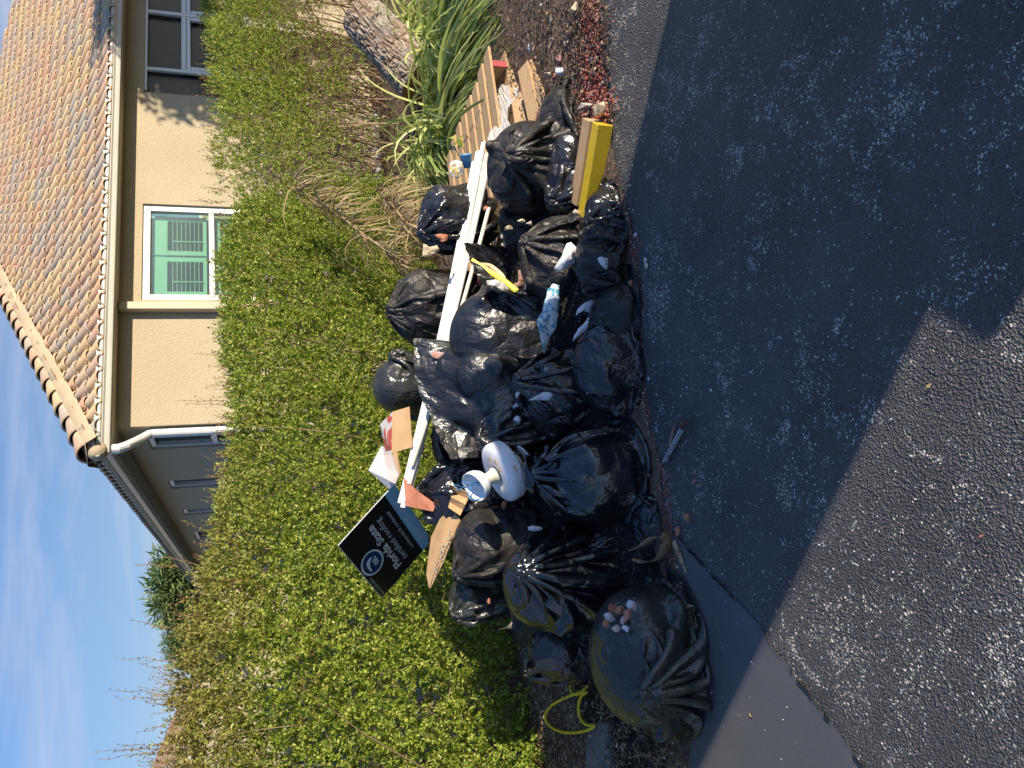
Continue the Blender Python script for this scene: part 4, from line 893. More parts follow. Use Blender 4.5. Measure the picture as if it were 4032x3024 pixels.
M = Mat('wood_raw', .75, spec=.25); o_ = M.obj(); M.col(M.mix(M.mr(M.isl(), 0, 1), M.ramp(M.noise(14, M.scl(o_, (1, 8, 8)), 5), [(.3, (.38, .22, .10)), (.7, (.60, .41, .22))]), M.ramp(M.noise(20, M.scl(o_, (1, 8, 8)), 5), [(.3, (.40, .28, .15)), (.7, (.58, .45, .28))]))); M.bump(M.noise(40, M.scl(o_, (1, 9, 9)), 4), .3, .003); MAT['wood'] = M.m
M = Mat('card', .8, spec=.2); M.col(M.ramp(M.noise(8, None, 4), [(.3, (.42, .27, .14)), (.7, (.52, .35, .19))])); M.bump(M.n('ShaderNodeTexWave', {'Vector': M.obj(), 'Scale': 30.0}).outputs[1], .08, .003); MAT['card'] = M.m; MAT['card_front'] = M.m  # front flange shares the same plain card
M = Mat('card_print', .5); M.col(M.ramp(M.noise(9, None, 1, .5, .6), [(.46, (.50, .10, .06)), (.50, (.60, .56, .52))])); MAT['cardprint'] = M.m
M = Mat('card_pale', .6, (.60, .52, .46)); MAT['cardpale'] = M.m
ribbon('plastic_strip', 'bright yellow plastic strip sticking out of the open bag', 'plastic strip', [(1856, 1026), (1925, 1070), (1990, 1110), (2036, 1148)], [3.80, 3.74, 3.66, 3.60], .028, 'yellow', .006)
ribbon('plastic_strip', 'pale cream strip behind the yellow strip in the open bag', 'plastic strip', [(1880, 1045), (1930, 1048), (1975, 1085), (1985, 1110)], [3.84, 3.84, 3.8, 3.76], .03, 'cream', .004)
mb = MB(); mb.tube([ay(1882, 1107, 3.66), ay(1912, 1108, 3.66)], .011, 10); tag(mb.build('bottle_cap', MAT['red'], smooth=True), 'red plastic cap beside the yellow strip in the open bag', 'cap')
mb = MB(); mb.tube([ay(2068, 1140, 3.54), ay(2078, 1085, 3.60), ay(2094, 1025, 3.66)], .0045, 8); tag(mb.build('metal_rod', MAT['steel'], smooth=True), 'thin shiny metal rod leaning out of the open bag', 'rod')
paper('brown curled dry leaf inside the open bag', [(2042, 1065), (2060, 1060), (2080, 1075), (2075, 1110), (2050, 1135), (2030, 1140), (2022, 1115), (2040, 1115), (2040, 1090)], 3.62, 'dryleaf', .015, name='dry_leaf', cat='leaf')
M = Mat('clear_film', .25, (.75, .74, .72), .6); M.b.inputs['Alpha'].default_value = .62; M.bump(M.noise(28, None, 5, .6, 1.), .8, .01); MAT['clear'] = M.m
paper('clear crumpled film scrap with yellow lines inside the open bag', [(1915, 1105), (1950, 1100), (1990, 1115), (2005, 1140), (1985, 1150), (1940, 1140), (1920, 1125)], 3.60, 'clear', .02, name='film_scrap', cat='plastic film')

# ------------------------------------------------------------------ stones and shards
def rock_mesh(rg, sx, sy, sz, sharp=.42):
    n = 14; P = unit_rows(rg.normal(size=(n, 3)))*(1 - rg.uniform(0, sharp, n))[:, None]*[sx, sy, sz]
    import bmesh
    bm = bmesh.new(); [bm.verts.new(p) for p in P]; r = bmesh.ops.convex_hull(bm, input=bm.verts); bmesh.ops.delete(bm, geom=list({v for v in bm.verts if not v.link_faces}), context='VERTS')
    bm.verts.index_update(); V = [tuple(v.co) for v in bm.verts]; F_ = [tuple(v.index for v in f.verts) for f in bm.faces]; bm.free(); return np.array(V), F_
def stone(label, x, y, px, mat, seed, z=None, Yd=None, asp=(1, .8, .6), group=None, name='stone', cat='stone', bev=.002):
    """px: half length in photo pixels"""
    rg = np.random.default_rng(seed); c = gz(x, y, .01 if z is None else z) if Yd is None else ay(x, y, Yd); r_ = px*np.dot(c - O_, _f)/F_PX
    V, F_ = rock_mesh(rg, r_*asp[0], r_*asp[1], r_*asp[2]); a = rg.uniform(0, 6); cr_, sr = math.cos(a)*.3 + .95, .25*math.sin(a)
    V = V @ np.array([[cr_, sr, 0], [-sr, cr_, 0], [0, 0, 1]])
    if Yd is None: V[:, 2] -= V[:, 2].min(); c[2] = (z or .006)
    o = mesh(name, V + c, F_, MAT[mat])
    if bev and px > 12: b = o.modifiers.new('bevel', 'BEVEL'); b.width = bev; b.segments = 1
    return tag(o, label, cat, group)
stone('large flat grey rock resting on the split black bag', 2152, 1478, 52, 'rubble', 301, Yd=3.36, asp=(1.1, .5, .6))
stone('grey flat stone showing beside the large flat rock', 2200, 1490, 30, 'rubble', 302, Yd=3.38, asp=(1.0, .5, .8))
stone('angular grey stone wrapped in white paper', 2330, 1210, 30, 'rubble', 303, Yd=3.20, asp=(1.0, .7, .7))
stone('dark grey slab under the paper wrapped stone', 2290, 1262, 38, 'bag_dull', 304, Yd=3.26, asp=(1.0, .4, .8))
stone('small round red and white crumb on the flattened bag', 2315, 1546, 8, 'limed', 305, Yd=3.10, asp=(1, .8, 1))
M = Mat('pink_tile', .8, spec=.2); M.col(M.ramp(M.noise(14), [(.3, (.32, .16, .14)), (.7, (.44, .25, .22))])); MAT['pink'] = M.m
stone('flat pink tile shard leaning on the small creased bag', 2450, 806, 36, 'pink', 306, Yd=3.17, asp=(.9, .25, .7), cat='tile shard', name='tile_shard')
stone('grey stone under the pink tile shard at the asphalt edge', 2458, 850, 24, 'rubble', 307, Yd=3.13, asp=(.9, .5, .8))
for (lb, x, y, px, mt, Yd, asp) in [
    ('cream stone in the ragged torn bag right of the open bag', 2002, 905, 26, 'cream', 3.80, (1, .6, .8)), ('long white chip in the ragged torn bag', 1975, 931, 15, 'white_r', 3.74, (1.1, .5, .5)),
    ('yellow brown stone at the far rim of the open bag', 1985, 963, 24, 'cream', 3.92, (1, .6, .7)), ('tall cream shard at the centre of the torn bag', 2058, 870, 20, 'cream', 3.72, (.6, .5, 1.4)),
    ('grey shard standing in the torn bag', 2090, 880, 20, 'rubble', 3.66, (.6, .4, 1.3)), ('grey square tile piece by the dull slumped bag', 2165, 880, 26, 'rubble', 3.52, (.9, .4, .9)),
    ('pale pointed shard by the dull slumped bag', 2110, 905, 18, 'cream', 3.62, (.5, .4, 1.4)), ('terracotta crumb between the white strips and torn bag', 1912, 822, 18, 'terra', 3.98, (1, .7, .8)),
    ('grey lump behind the knotted bag foot', 2200, 858, 30, 'rubble', 3.54, (1, .5, .8)), ('pale stone under the knotted bag foot', 2270, 836, 26, 'rubble', 3.42, (1, .5, .8)),
    ('terracotta tile fragment in the bag mouth behind the yellow board', 2125, 475, 44, 'terra', 3.93, (1.1, .4, .55)), ('cream tile fragment beside the terracotta one in the bag mouth', 2178, 468, 24, 'cream', 3.86, (.5, .4, 1.0)),
    ('terracotta fragment under the fan base', 1955, 2000, 24, 'terra', 3.78, (1, .6, .9)), ('rounded red brick piece beneath the white fan base', 1985, 1990, 26, 'terra', 3.70, (1, .6, .9)),
    ('brick piece peeping out at the hedge foot by the grey film', 1925, 2365, 16, 'terra', 3.66, (1, .6, .8)), ('grey lump low at the hedge foot', 2092, 2535, 16, 'rubble', 3.5, (1, .6, .8)),
    ('pink stone behind the draped sheet tip', 1815, 1815, 22, 'pink', 3.95, (1, .6, .8)), ('flat rust brown clay shard under the sign wire', 1690, 1955, 46, 'terra', 3.98, (1.0, .4, .5)),
    ('grey flat shard below the sign wire', 1740, 2020, 24, 'rubble', 3.92, (.9, .4, .9))]:
    stone(lb, x, y, px, mt, int(x*7+y) % 999, Yd=Yd, asp=asp)
# rubble clump resting on the big bag
cl = [(2400, 2430, 46, 'limed', 2.72), (2440, 2400, 40, 'terra', 2.68), (2455, 2440, 36, 'limed', 2.65), (2480, 2375, 30, 'white_r', 2.64), (2410, 2395, 30, 'terra', 2.72), (2472, 2415, 30, 'terra', 2.60), (2425, 2475, 26, 'limed', 2.66), (2388, 2458, 24, 'terra', 2.70), (2500, 2395, 26, 'limed', 2.61), (2462, 2472, 22, 'white_r', 2.63)]
for i, (x, y, px, mt, Yd) in enumerate(cl):
    stone(['limed tile lump at the far left of the clump on the big near bag', 'bare brick lump in the middle of the clump on the big near bag', 'white crusted lump low in the clump on the big near bag', 'white flaky lump at the upper right of the clump on the big near bag', 'brick lump at the back of the clump on the big near bag', 'small brick lump at the front of the clump', 'white crusted crumb at the lower left of the clump', 'brick crumb at the left tip of the clump', 'crusted lump at the right tip of the clump', 'white crumb at the bottom of the clump'][i], x, y, px, mt, 500+i, Yd=Yd + .02, asp=(1, .7, .85), group='lumps of limed roof tile heaped on the near bag')
# on the asphalt
for i, (x, y, px, mt, lb) in enumerate([(2738, 1866, 12, 'terra', 'topmost small brick lump of the trio lying on the asphalt'), (2738, 1893, 13, 'terra', 'middle small brick lump of the trio lying on the asphalt'), (2757, 1912, 13, 'terra', 'lowest small brick lump of the trio on the asphalt'), (2716, 2037, 26, 'terra', 'larger terracotta lump on the asphalt, the one farther from the bags'), (2672, 2092, 28, 'terra', 'largest terracotta lump on the asphalt, next to the bark strip'),
        (2545, 1025, 15, 'white_r', 'white chip on the asphalt by the dusty bag, nearer the pile end'), (2538, 1035, 8, 'white_r', 'tiny white crumb beside the two chips'), (2548, 1045, 14, 'cream', 'pale squarish chip below the white chip on the asphalt'), (2506, 925, 14, 'white_r', 'white pointed chip on the asphalt by the grey stone'), (2488, 1115, 16, 'terra', 'brick fragment at the heap edge'), (2512, 1135, 10, 'terra', 'small brick crumb at the heap edge'), (2625, 1755, 9, 'pink', 'pink crumb beside the metal bracket'), (2532, 1592, 14, 'terra', 'brick crumb by the dry leaves at the bag foot'), (2552, 1490, 9, 'white_r', 'white crumb on brick dust by the bags'), (2680, 1560, 8, 'white_r', 'white pebble alone on dark asphalt'), (2800, 1535, 9, 'white_r', 'pale pebble alone farther out on the asphalt'), (2705, 1525, 8, 'white_r', 'pale pebble with a dark mark, on the asphalt')]):
    stone(lb, x, y, px, mt, 600+i, asp=(1, .8, .7))
# ------------------------------------------------------------------ roofing sign
SGT = [4.59, 4.16, 4.34]; sg = [O_ + ray(*p)*t for p, t in zip([(1504, 2356), (1331, 2149), (1554, 1905)], SGT)]
TLc, TRc, BRc = sg; sW = TRc - TLc; sD = BRc - TRc; sN = nrm(np.cross(sD, sW)); sW0 = np.linalg.norm(sW); sD0 = np.linalg.norm(sD); wu = sW/sW0; du = sD/sD0
M = Mat('sign_black', .30, spec=.5); M.col(M.mix(M.mr(M.noise(5), .3, .8, 0, .5), (.012, .011, .011), (.035, .028, .024))); MAT['sblack'] = M.m
M = Mat('sign_white', .5, (.75, .76, .78)); MAT['swhite'] = M.m
M = Mat('sign_blue', .35, (.32, .64, .92)); MAT['sblue'] = M.m
M = Mat('sign_navy', .35, (.012, .05, .16)); MAT['snavy'] = M.m
M = Mat('sign_pale', .4, (.78, .86, .92)); MAT['spale'] = M.m
sign = thing('yard_sign', 'black and blue roofing company yard sign tilted above the heap against the hedge', 'sign', tuple(TLc*.5 + BRc*.5))
def SP(a, b, h=0.0): return TLc + sW*a + sD*b + sN*h
mb = MB(); mb.prism([SP(0, 0, -.004), SP(1, 0, -.004), SP(1, 1, -.004), SP(.10, 1.0, -.004), SP(0, .93, -.004)], sN*.004); mb.build('panel', MAT['swhite'], sign)
mb = MB(); mb.prism([SP(.004, .006, .0006), SP(.994, .006, .0006), SP(.994, .812, .0006), SP(.004, .812, .0006)], sN*.0006); mb.build('black_face', MAT['sblack'], sign)
mb = MB(); mb.prism([SP(.004, .812, .0006), SP(.994, .812, .0006), SP(.994, .992, .0006), (SP(.10, .992, .0006)), SP(.004, .925, .0006)], sN*.0006); mb.build('blue_band', MAT['sblue'], sign)
def text_mesh(name, txt, a0, a1, base, cap, mat, parent, bold=0.0, P=SP, W=None):
    cu = bpy.data.curves.new(name, 'FONT'); cu.body = txt; cu.size = 1.0; cu.offset = bold; cu.resolution_u = 2; cu.fill_mode = 'FRONT'
    to = bpy.data.objects.new('tmp_text', cu); C.objects.link(to); dg = bpy.context.evaluated_depsgraph_get(); me = to.evaluated_get(dg).to_mesh()
    n = len(me.vertices); V = np.empty(n*3, np.float32); me.vertices.foreach_get('co', V); V = V.reshape(-1, 3).astype(float); F_ = [tuple(p.vertices) for p in me.polygons]
    to.to_mesh_clear(); bpy.data.objects.remove(to); bpy.data.curves.remove(cu)
    x0, x1 = V[:, 0].min(), V[:, 0].max(); hcap = .70
    W3 = [P(a0 + (v[0]-x0)/(x1-x0)*(a1-a0), base - v[1]/hcap*cap, .0022) for v in V]
    return mesh(name, W3, F_, MAT[mat], parent)
text_mesh('company_name', 'Florida State', .135, .855, .477, .106, 'swhite', sign, .028)
text_mesh('trade_name', 'certified roofing', .14, .84, .60, .088, 'swhite', sign, -.004)
text_mesh('service_line', 'commercial & residential', .165, .81, .742, .050, 'swhite', sign)
text_mesh('phone_number', '(863) 777-1027', .135, .83, .935, .086, 'spale', sign, .006)
text_mesh('licence_number', 'FL LIC # CCC1332773', .03, .345, .066, .036, 'swhite', sign)
def oval(a, b, ra, rb, mat, name, h, n=40, parent=None):
    V = [SP(a, b, h)] + [SP(a + ra*math.cos(2*math.pi*i/n), b + rb*math.sin(2*math.pi*i/n), h) for i in range(n)]; return mesh(name, V, [(0, 1+i, 1+(i+1) % n) for i in range(n)], MAT[mat], parent)
lg = oval(.483, .19, .155, .17, 'spale', 'logo', .0018, parent=sign); oval(.483, .19, .135, .142, 'sblack', 'logo_ring', .0021, parent=lg); oval(.483, .19, .13, .135, 'snavy', 'logo_field', .0024, parent=lg)
mesh('logo_shape', [SP(*q, .0028) for q in [(.40, .105), (.49, .10), (.545, .125), (.56, .19), (.55, .235), (.53, .20), (.50, .15), (.46, .135), (.41, .125)]], [(0, 1, 7, 8), (1, 2, 6, 7), (2, 3, 5, 6), (3, 4, 5)], MAT['spale'], lg)
mb = MB()
for k, (a0, a1) in enumerate(((.42, .50), (.41, .51), (.43, .52))): mb.prism([SP(a0, .20+k*.026, .0026), SP(a1, .20+k*.026, .0026), SP(a1, .214+k*.026, .0026), SP(a0, .214+k*.026, .0026)], sN*.0003)
mb.build('logo_lines', MAT['spale'], lg)
mb = MB()
for a in (.34, .64):
    p0 = SP(a, .80, -.002); p1 = SP(a, 1.0, -.002); e = SP(a, 1.0, -.002) + du*.42*(1 if a > .5 else .9) + A3(0, -.10, 0)*(1); mb.tube([p0, p1, p1*.5 + e*.5, e], .0028, 8)
m_ = SP(.34, 1.28, -.012)
mb.build('wire_stake', MAT['steel'], sign, smooth=True)

# ------------------------------------------------------------------ white siding strips
M = Mat('white_vinyl', .38); M.col(M.mix(M.mr(M.noise(7, None, 5), .5, .8, 0, .6), (.70, .70, .68), (.55, .52, .44))); MAT['vinyl'] = M.m
M = Mat('cream_vinyl', .45, (.66, .62, .50)); MAT['vcream'] = M.m
def strip(label, A, B, up, w_, mat, seed, ribs=3, th=.013):
    A, B = A3(*A), A3(*B);  d = nrm(B-A); up = nrm(up - d*(up @ d)); s = np.cross(d, up); prof = []; rg = np.random.default_rng(seed)
    for k in range(ribs):
        x0 = -w_/2 + w_*k/ribs; x1 = x0 + w_/ribs; prof += [(x0, 0), (x0 + .12*w_/ribs, th*.5), (x1 - .16*w_/ribs, th*.9), (x1 - .04*w_/ribs, -.001)]
    prof.append((w_/2, 0)); m = len(prof); n = 18; V = []
    ln = np.linalg.norm(B-A)
    for i in range(n+1):
        t = i/n; c = A + (B-A)*t - UP*.02*ln*4*t*(1-t)*.5
        skew = rg.uniform(-.01, .01) if i in (0, n) else 0
        for (x, h) in prof: V.append(c + s*x + up*h + d*(skew + x*.4*(i == 0)))
        for (x, h) in prof: V.append(c + s*x + up*(h - .0022) + d*(skew + x*.4*(i == 0)))
    F_ = []
    for i in range(n):
        b0, b1 = i*2*m, (i+1)*2*m
        for j in range(m-1): F_ += [(b0+j, b0+j+1, b1+j+1, b1+j), (b0+m+j+1, b0+m+j, b1+m+j, b1+m+j+1)]
        F_ += [(b0, b1, b1+m, b0+m), (b0+m-1, b0+2*m-1, b1+2*m-1, b1+m-1)]
    for b in (0, n*2*m): F_ += [(b+j, b+j+1, b+m+j+1, b+m+j) for j in range(m-1)]
    o = mesh('siding_strip', V, F_, MAT[mat]); return tag(o, label, 'siding strip', 'white vinyl siding strips lying across the heap')
SU = nrm(UP*.8 - A3(0, 1, 0)*.6)
for k, (ax_, ay0, aY, bx, by, bY, w_, mt, rb, lb) in enumerate([
    (1868, 640, 4.34, 1576, 1985, 4.10, .027, 'vinyl', 2, 'uppermost broad white siding strip, nearest the hedge'),
    (1885, 592, 4.31, 1589, 1992, 4.08, .027, 'vinyl', 2, 'second white siding strip of the bundle, ribs in full sun'),
    (1905, 566, 4.28, 1600, 1978, 4.06, .025, 'vinyl', 2, 'third white siding strip, its pointed end reaching farthest over the pallet'),
    (1918, 605, 4.25, 1608, 1962, 4.04, .022, 'vcream', 1, 'cream edged siding strip along the lower side of the bundle'),
    (1924, 640, 4.24, 1614, 1900, 4.03, .022, 'vinyl', 1, 'thin lower white siding strip with a cracked edge'),
    (1926, 820, 4.22, 1620, 1840, 4.02, .020, 'vcream', 1, 'shortest siding strip, tucked under the bundle')]):
    strip(lb, ay(ax_, ay0, aY), ay(bx, by, bY), SU, w_, mt, 700+k, rb)

# ------------------------------------------------------------------ white ceiling fan base
M = Mat('fan_plastic', .35); M.col(M.mix(M.mr(M.noise(8), .5, .8, 0, .5), (.74, .76, .80), (.60, .58, .50))); MAT['fanw'] = M.m
M = Mat('fan_cream', .4, (.60, .56, .44)); MAT['fanc'] = M.m
fc = ay(1978, 1857, 3.42); fa = nrm((_u*.90 - _r*.40)*.90 - _f*.40)
fan = thing('ceiling_fan_base', 'white round ceiling fan motor housing with upturned cup on the black bags', 'fan part', tuple(fc))
rref = tuple(_r)
mb = MB(); mb.lathe(fc, fa, [(0, .030), (.055, .030), (.060, .037), (.085, .040), (.120, .036), (.138, .027), (.144, .015), (.145, 0), (.144, -.022), (.1435, -.024), (.144, -.026), (.140, -.040), (.128, -.048), (.06, -.050), (0, -.050)], 56, rref); mb.build('housing', MAT['fanw'], fan, smooth=True)
mb = MB(); mb.lathe(fc, fa, [(.036, .035), (.040, .045), (.031, .055), (.028, .085), (.030, .105)], 32, rref); mb.build('neck', MAT['fanc'], fan, smooth=True)
cc = fc + fa*.125 + _f*.0; ca = nrm((_u*.80 - _r*.52)*.80 - _f*.62)
mb = MB(); mb.lathe(cc, ca, [(.0, -.034), (.030, -.034), (.055, -.018), (.068, .004), (.0705, .014), (.070, .018), (.0725, .022), (.0725, .040), (.069, .041), (.066, .030), (.062, .010), (.046, -.012), (.02, -.024), (0, -.025)], 48, rref); cup = mb.build('cup', MAT['fanw'], fan, smooth=True)
M = Mat('blue_wire', .4, (.05, .30, .60)); MAT['bluew'] = M.m
rg = np.random.default_rng(4); mb = MB(); u1 = nrm(np.cross(ca, _r)); u2 = np.cross(ca, u1)
for k in range(3):
    a0 = rg.uniform(0, 6); P = [cc - ca*.02 + u1*.01*k]
    for t in np.linspace(.1, 1, 9): P.append(cc + ca*(.0 + .06*math.sin(t*3.0) + .02*t) + (u1*math.cos(a0 + t*3.5) + u2*math.sin(a0 + t*3.5))*(.02 + .05*t))
    mb.tube(P, .0016, 6)
mb.tube([cc + ca*.045 + u1*.06, cc + ca*.07 + u1*.085 + u2*.01, cc + ca*.06 + u1*.11 - u2*.02, cc + ca*.08 + u1*.08 - u2*.03, cc + ca*.05 + u1*.065], .0018, 6)
mb.build('blue_wire', MAT['bluew'], fan, smooth=True)
mb = MB(); mb.lathe(cc, ca, [(0, .006), (.012, .004), (.014, -.012), (.012, -.022)], 12, rref); mb.build('wire_nut', MAT['steel'], fan, smooth=True)
mb = MB(); mb.lathe(fc, -fa, [(.050, .050), (.046, .062), (.040, .064), (.030, .072), (.030, .085), (.045, .09), (.045, .094), (.0, .095)], 28, rref); mb.build('mount_hub', MAT['fanc'], fan, smooth=True)
pc = fc - fa*.115 + _r*.03; mb = MB(); mb.lathe(pc, nrm(-fa + _r*.3), [(0, 0), (.050, 0), (.054, .003), (.052, .008), (.0, .010)], 30, rref); mb.build('mount_plate', MAT['fanw'], fan, smooth=True)
e1 = nrm(np.cross(fa, _f)); vis = nrm(-_f - fa*((-_f) @ fa))
mb = MB()
for q in np.linspace(0, 2*math.pi, 18, endpoint=False): pass
bc = fc + vis*.1455 - fa*.006 + e1*0
nn = 20; mesh('badge', [bc + vis*.001] + [bc + e1*.019*math.cos(2*math.pi*i/nn) + fa*.008*math.sin(2*math.pi*i/nn) + vis*.0005 for i in range(nn)], [(0, 1+i, 1+(i+1) % nn) for i in range(nn)], MAT['fanc'], fan)
for (q, r_) in ((2.0, .085), (2.5, .10), (2.9, .088)):
    w2 = nrm(np.cross(fa, vis)); p = fc + (vis*math.cos(q)*-1 + w2*math.sin(q))*r_ + fa*.0405
    mb = MB(); mb.box(p, nrm(vis), w2, fa, .010, .026, .004); mb.build('slot', MAT['card'], fan)

# ------------------------------------------------------------------ cardboard
def flap(P, th, name, mat, parent): mb = MB(); P = [A3(*p) for p in P]; n = nrm(np.cross(P[1]-P[0], P[2]-P[0])); n = n if n @ _f < 0 else -n; mb.prism(P, -n*th); return mb.build(name, MAT[mat], parent)
bx_ = thing('cardboard_box', 'burst brown cardboard box with orange printed side, behind the siding strips', 'box', tuple(ay(1580, 1690, 4.25)))
flap([ay(1545, 1621, 4.22), ay(1612, 1601, 4.16), ay(1624, 1760, 4.12), ay(1542, 1785, 4.18)], .004, 'side_panel', 'card', bx_)
flap([ay(1545, 1621, 4.223), ay(1542, 1768, 4.183), ay(1517, 1776, 4.34), ay(1496, 1670, 4.38)], .004, 'printed_side', 'cardprint', bx_)
flap([ay(1506, 1781, 4.30), ay(1541, 1772, 4.20), ay(1571, 1870, 4.12), ay(1556, 1905, 4.14), ay(1532, 1895, 4.18), ay(1515, 1840, 4.24)], .004, 'torn_flap', 'cardpale', bx_)
flap([ay(1544, 1780, 4.185), ay(1562, 1772, 4.165), ay(1578, 1862, 4.10), ay(1570, 1870, 4.12)], .004, 'inner_flap', 'card', bx_)
M = Mat('grey_board', .6, (.48, .50, .50)); MAT['gboard'] = M.m
pb = tag(flap([ay(1450, 1852, 4.42), ay(1502, 1755, 4.40), ay(1548, 1775, 4.28), ay(1560, 1905, 4.22), ay(1532, 1925, 4.30)], .003, 'board_panel', 'gboard', None), 'pale grey coated board leaning behind the burst cardboard box', 'board')
tag(flap([ay(1590, 1880, 4.06), ay(1640, 1930, 3.98), ay(1716, 1985, 3.92), ay(1706, 2012, 3.92), ay(1600, 1990, 4.02)], .004, 'brown_board', 'terra', None), 'rust brown board under the sign wires', 'board')
def shell(label, outline, Ys, bow, mat, name, cat, thick=.004):
    return paper(label, outline, Ys, mat, bow, thick, name, cat)
tr_ = thing('cardboard_tray', 'long tan cardboard corner piece with folded flanges, lying below the yard sign', 'cardboard', tuple(ay(1750, 2150, 3.88)))
flap([ay(1732, 2042, 3.89), ay(1770, 2011, 3.86), ay(1786, 2020, 3.845), ay(1735, 2170, 3.88), ay(1690, 2318, 3.94), ay(1678, 2262, 3.965), ay(1697, 2115, 3.93)], .004, 'back_flange', 'card', tr_)
flap([ay(1786, 2020, 3.845), ay(1808, 2042, 3.79), ay(1812, 2062, 3.79), ay(1780, 2123, 3.80), ay(1742, 2222, 3.85), ay(1692, 2322, 3.93), ay(1735, 2170, 3.88)], .004, 'front_flange', 'card_front', tr_)
rg = np.random.default_rng(5); mbx = MB()
for k in range(46):
    t = rg.random(); c = ay(1775 - 65*t + rg.normal()*5, 2090 + 160*t, 3.80 + .07*t); mbx.box(c, rg.normal(size=3), rg.normal(size=3), rg.normal(size=3), .010*rg.random()+.004, .006, .004)
mbx.build('glue_residue', MAT['rubble'], tr_)
tp = thing('cardboard_piece', 'short ribbed tan cardboard piece between the long corner piece and the fan cup', 'cardboard', tuple(ay(1810, 1975, 3.79)))
for k in range(4):
    a0, a1 = k/4, (k+1)/4; L0 = np.array([(1786, 1916), (1853, 1944)]); L1 = np.array([(1765, 1998), (1812, 2030)])
    q = [L0[0]*(1-a0)+L1[0]*a0, L0[1]*(1-a0)+L1[1]*a0, L0[1]*(1-a1)+L1[1]*a1, L0[0]*(1-a1)+L1[0]*a1]; z0 = 3.80 + (.012 if k % 2 else -.012); z1 = 3.80 - (.012 if k % 2 else -.012)
    flap([ay(*q[0], z0+.02), ay(*q[1], z0-.02), ay(*q[2], z1-.02), ay(*q[3], z1+.02)], .004, 'rib', 'card', tp)
# ------------------------------------------------------------------ pallet, boards
M = Mat('red_paint_wood', .7, (.42, .07, .08)); MAT['redp'] = M.m
M = Mat('yellow_paint', .42); M.col(M.mix(M.mr(M.noise(30, M.scl(M.obj(), (1, 6, 6)), 5), .5, .72), (.66, .46, .02), (.40, .28, .04))); M.bump(M.noise(40, M.scl(M.obj(), (1, 8, 8)), 4), .3, .002); MAT['ypaint'] = M.m
pf0, pf1 = gz(1985, 225, .05), gz(2045, 640, .05); pd1 = nrm((pf1 - pf0)*[1, 1, 0]); pd2 = nrm(A3(pd1[1], -pd1[0], 0)); pd2 = pd2 if pd2[1] > 0 else -pd2
pal = thing('pallet', 'raw wood pallet with red stringer ends lying between the heap and strappy plants', 'pallet', tuple(pf0*[1, 1, 0]))
for k, a in enumerate((.05, .55, 1.05)):
    mb = MB(); mb.box(pf0*[1, 1, 0] + pd1*a + pd2*.60 + UP*.085, pd2, pd1, UP, 1.18, .04, .09); mb.build('stringer', MAT['wood'], pal, bevel=.002)
    mb = MB(); mb.box(pf0*[1, 1, 0] + pd1*a + pd2*.007 + UP*.085, pd2, pd1, UP, .008, .042, .092); mb.build('painted_end', MAT['redp'], pal)
rg = np.random.default_rng(8)
for k in range(8):
    mb = MB(); o_ = rg.uniform(-.02, .02); mb.box(pf0*[1, 1, 0] + pd1*(.53 + o_) + pd2*(.05 + .155*k) + UP*.141, pd1, pd2 + pd1*rg.uniform(-.02, .02), UP, 1.18, .105, .017); mb.build('slat', MAT['wood'], pal, bevel=.002)
for k in range(3):
    mb = MB(); mb.box(pf0*[1, 1, 0] + pd1*.53 + pd2*(.06 + .54*k) + UP*.030, pd1, pd2, UP, 1.18, .10, .016); mb.build('slat', MAT['wood'], pal)
def plank(label, p0, p1, up, w_, th, mat='wood', name='plank', cat='board', bev=.003):
    p0, p1 = A3(*p0), A3(*p1); d = p1-p0; mb = MB(); s = nrm(np.cross(d, up)); mb.box((p0+p1)/2, d, s, np.cross(s, nrm(d)), np.linalg.norm(d), w_, th); return tag(mb.build(name, MAT[mat], bevel=bev), label, cat)
plank('orange toned loose plank leaning against the pallet front', gz(2062, 262, .06), ay(2140, 620, 3.95), A3(0, -.35, 1), .10, .02)
plank('short split plank end beside the loose plank, near the gravel', gz(2082, 255, .03), gz(2150, 420, .03), A3(0, -.2, 1), .07, .018)
plank('greyish plank propped over the pallet front edge', ay(2018, 258, 4.52), ay(2055, 500, 4.25), A3(0, -.6, .8), .085, .018)
yb0, yb1 = gz(2419, 495), gz(2352, 880); yd = nrm(yb1 - yb0); yn = A3(-yd[1], yd[0], 0); yn = yn if yn[1] > 0 else -yn
mb = MB(); mb.box((yb0+yb1)/2 + yn*.035 + UP*.042, yd, yn, UP, np.linalg.norm(yb1-yb0), .070, .078); tag(mb.build('timber_post', MAT['ypaint'], bevel=.004), 'yellow painted timber post lying along the asphalt edge under the bags', 'timber')
mb = MB(); mb.box((yb0+yb1)/2 - yd*.03 + yn*.118 + UP*.055, yd, yn, nrm(UP + yn*.1), .40, .085, .075); tag(mb.build('timber_block', MAT['wood'], bevel=.004), 'raw timber block lying behind the yellow painted post', 'timber')
# torn gravel sack side: open bag mouth by the gravel
rim = [rimY(2135, 375, 4.02), rimY(2150, 345, 4.06), rimY(2185, 335, 4.06), rimY(2225, 330, 4.0), rimY(2262, 345, 3.92), rimY(2272, 375, 3.82), rimY(2240, 385, 3.76), rimY(2200, 392, 3.80), rimY(2160, 400, 3.88), rimY(2135, 420, 3.94)]
open_bag('slim black bag with its mouth open towards the red gravel', rim, ay(2230, 510, 3.72), AXr(.27, .19, .17, 0, .1), ay(2235, 690, 3.55), 'bag_dull', 203, nu=120, nv=80, slack=1.02)
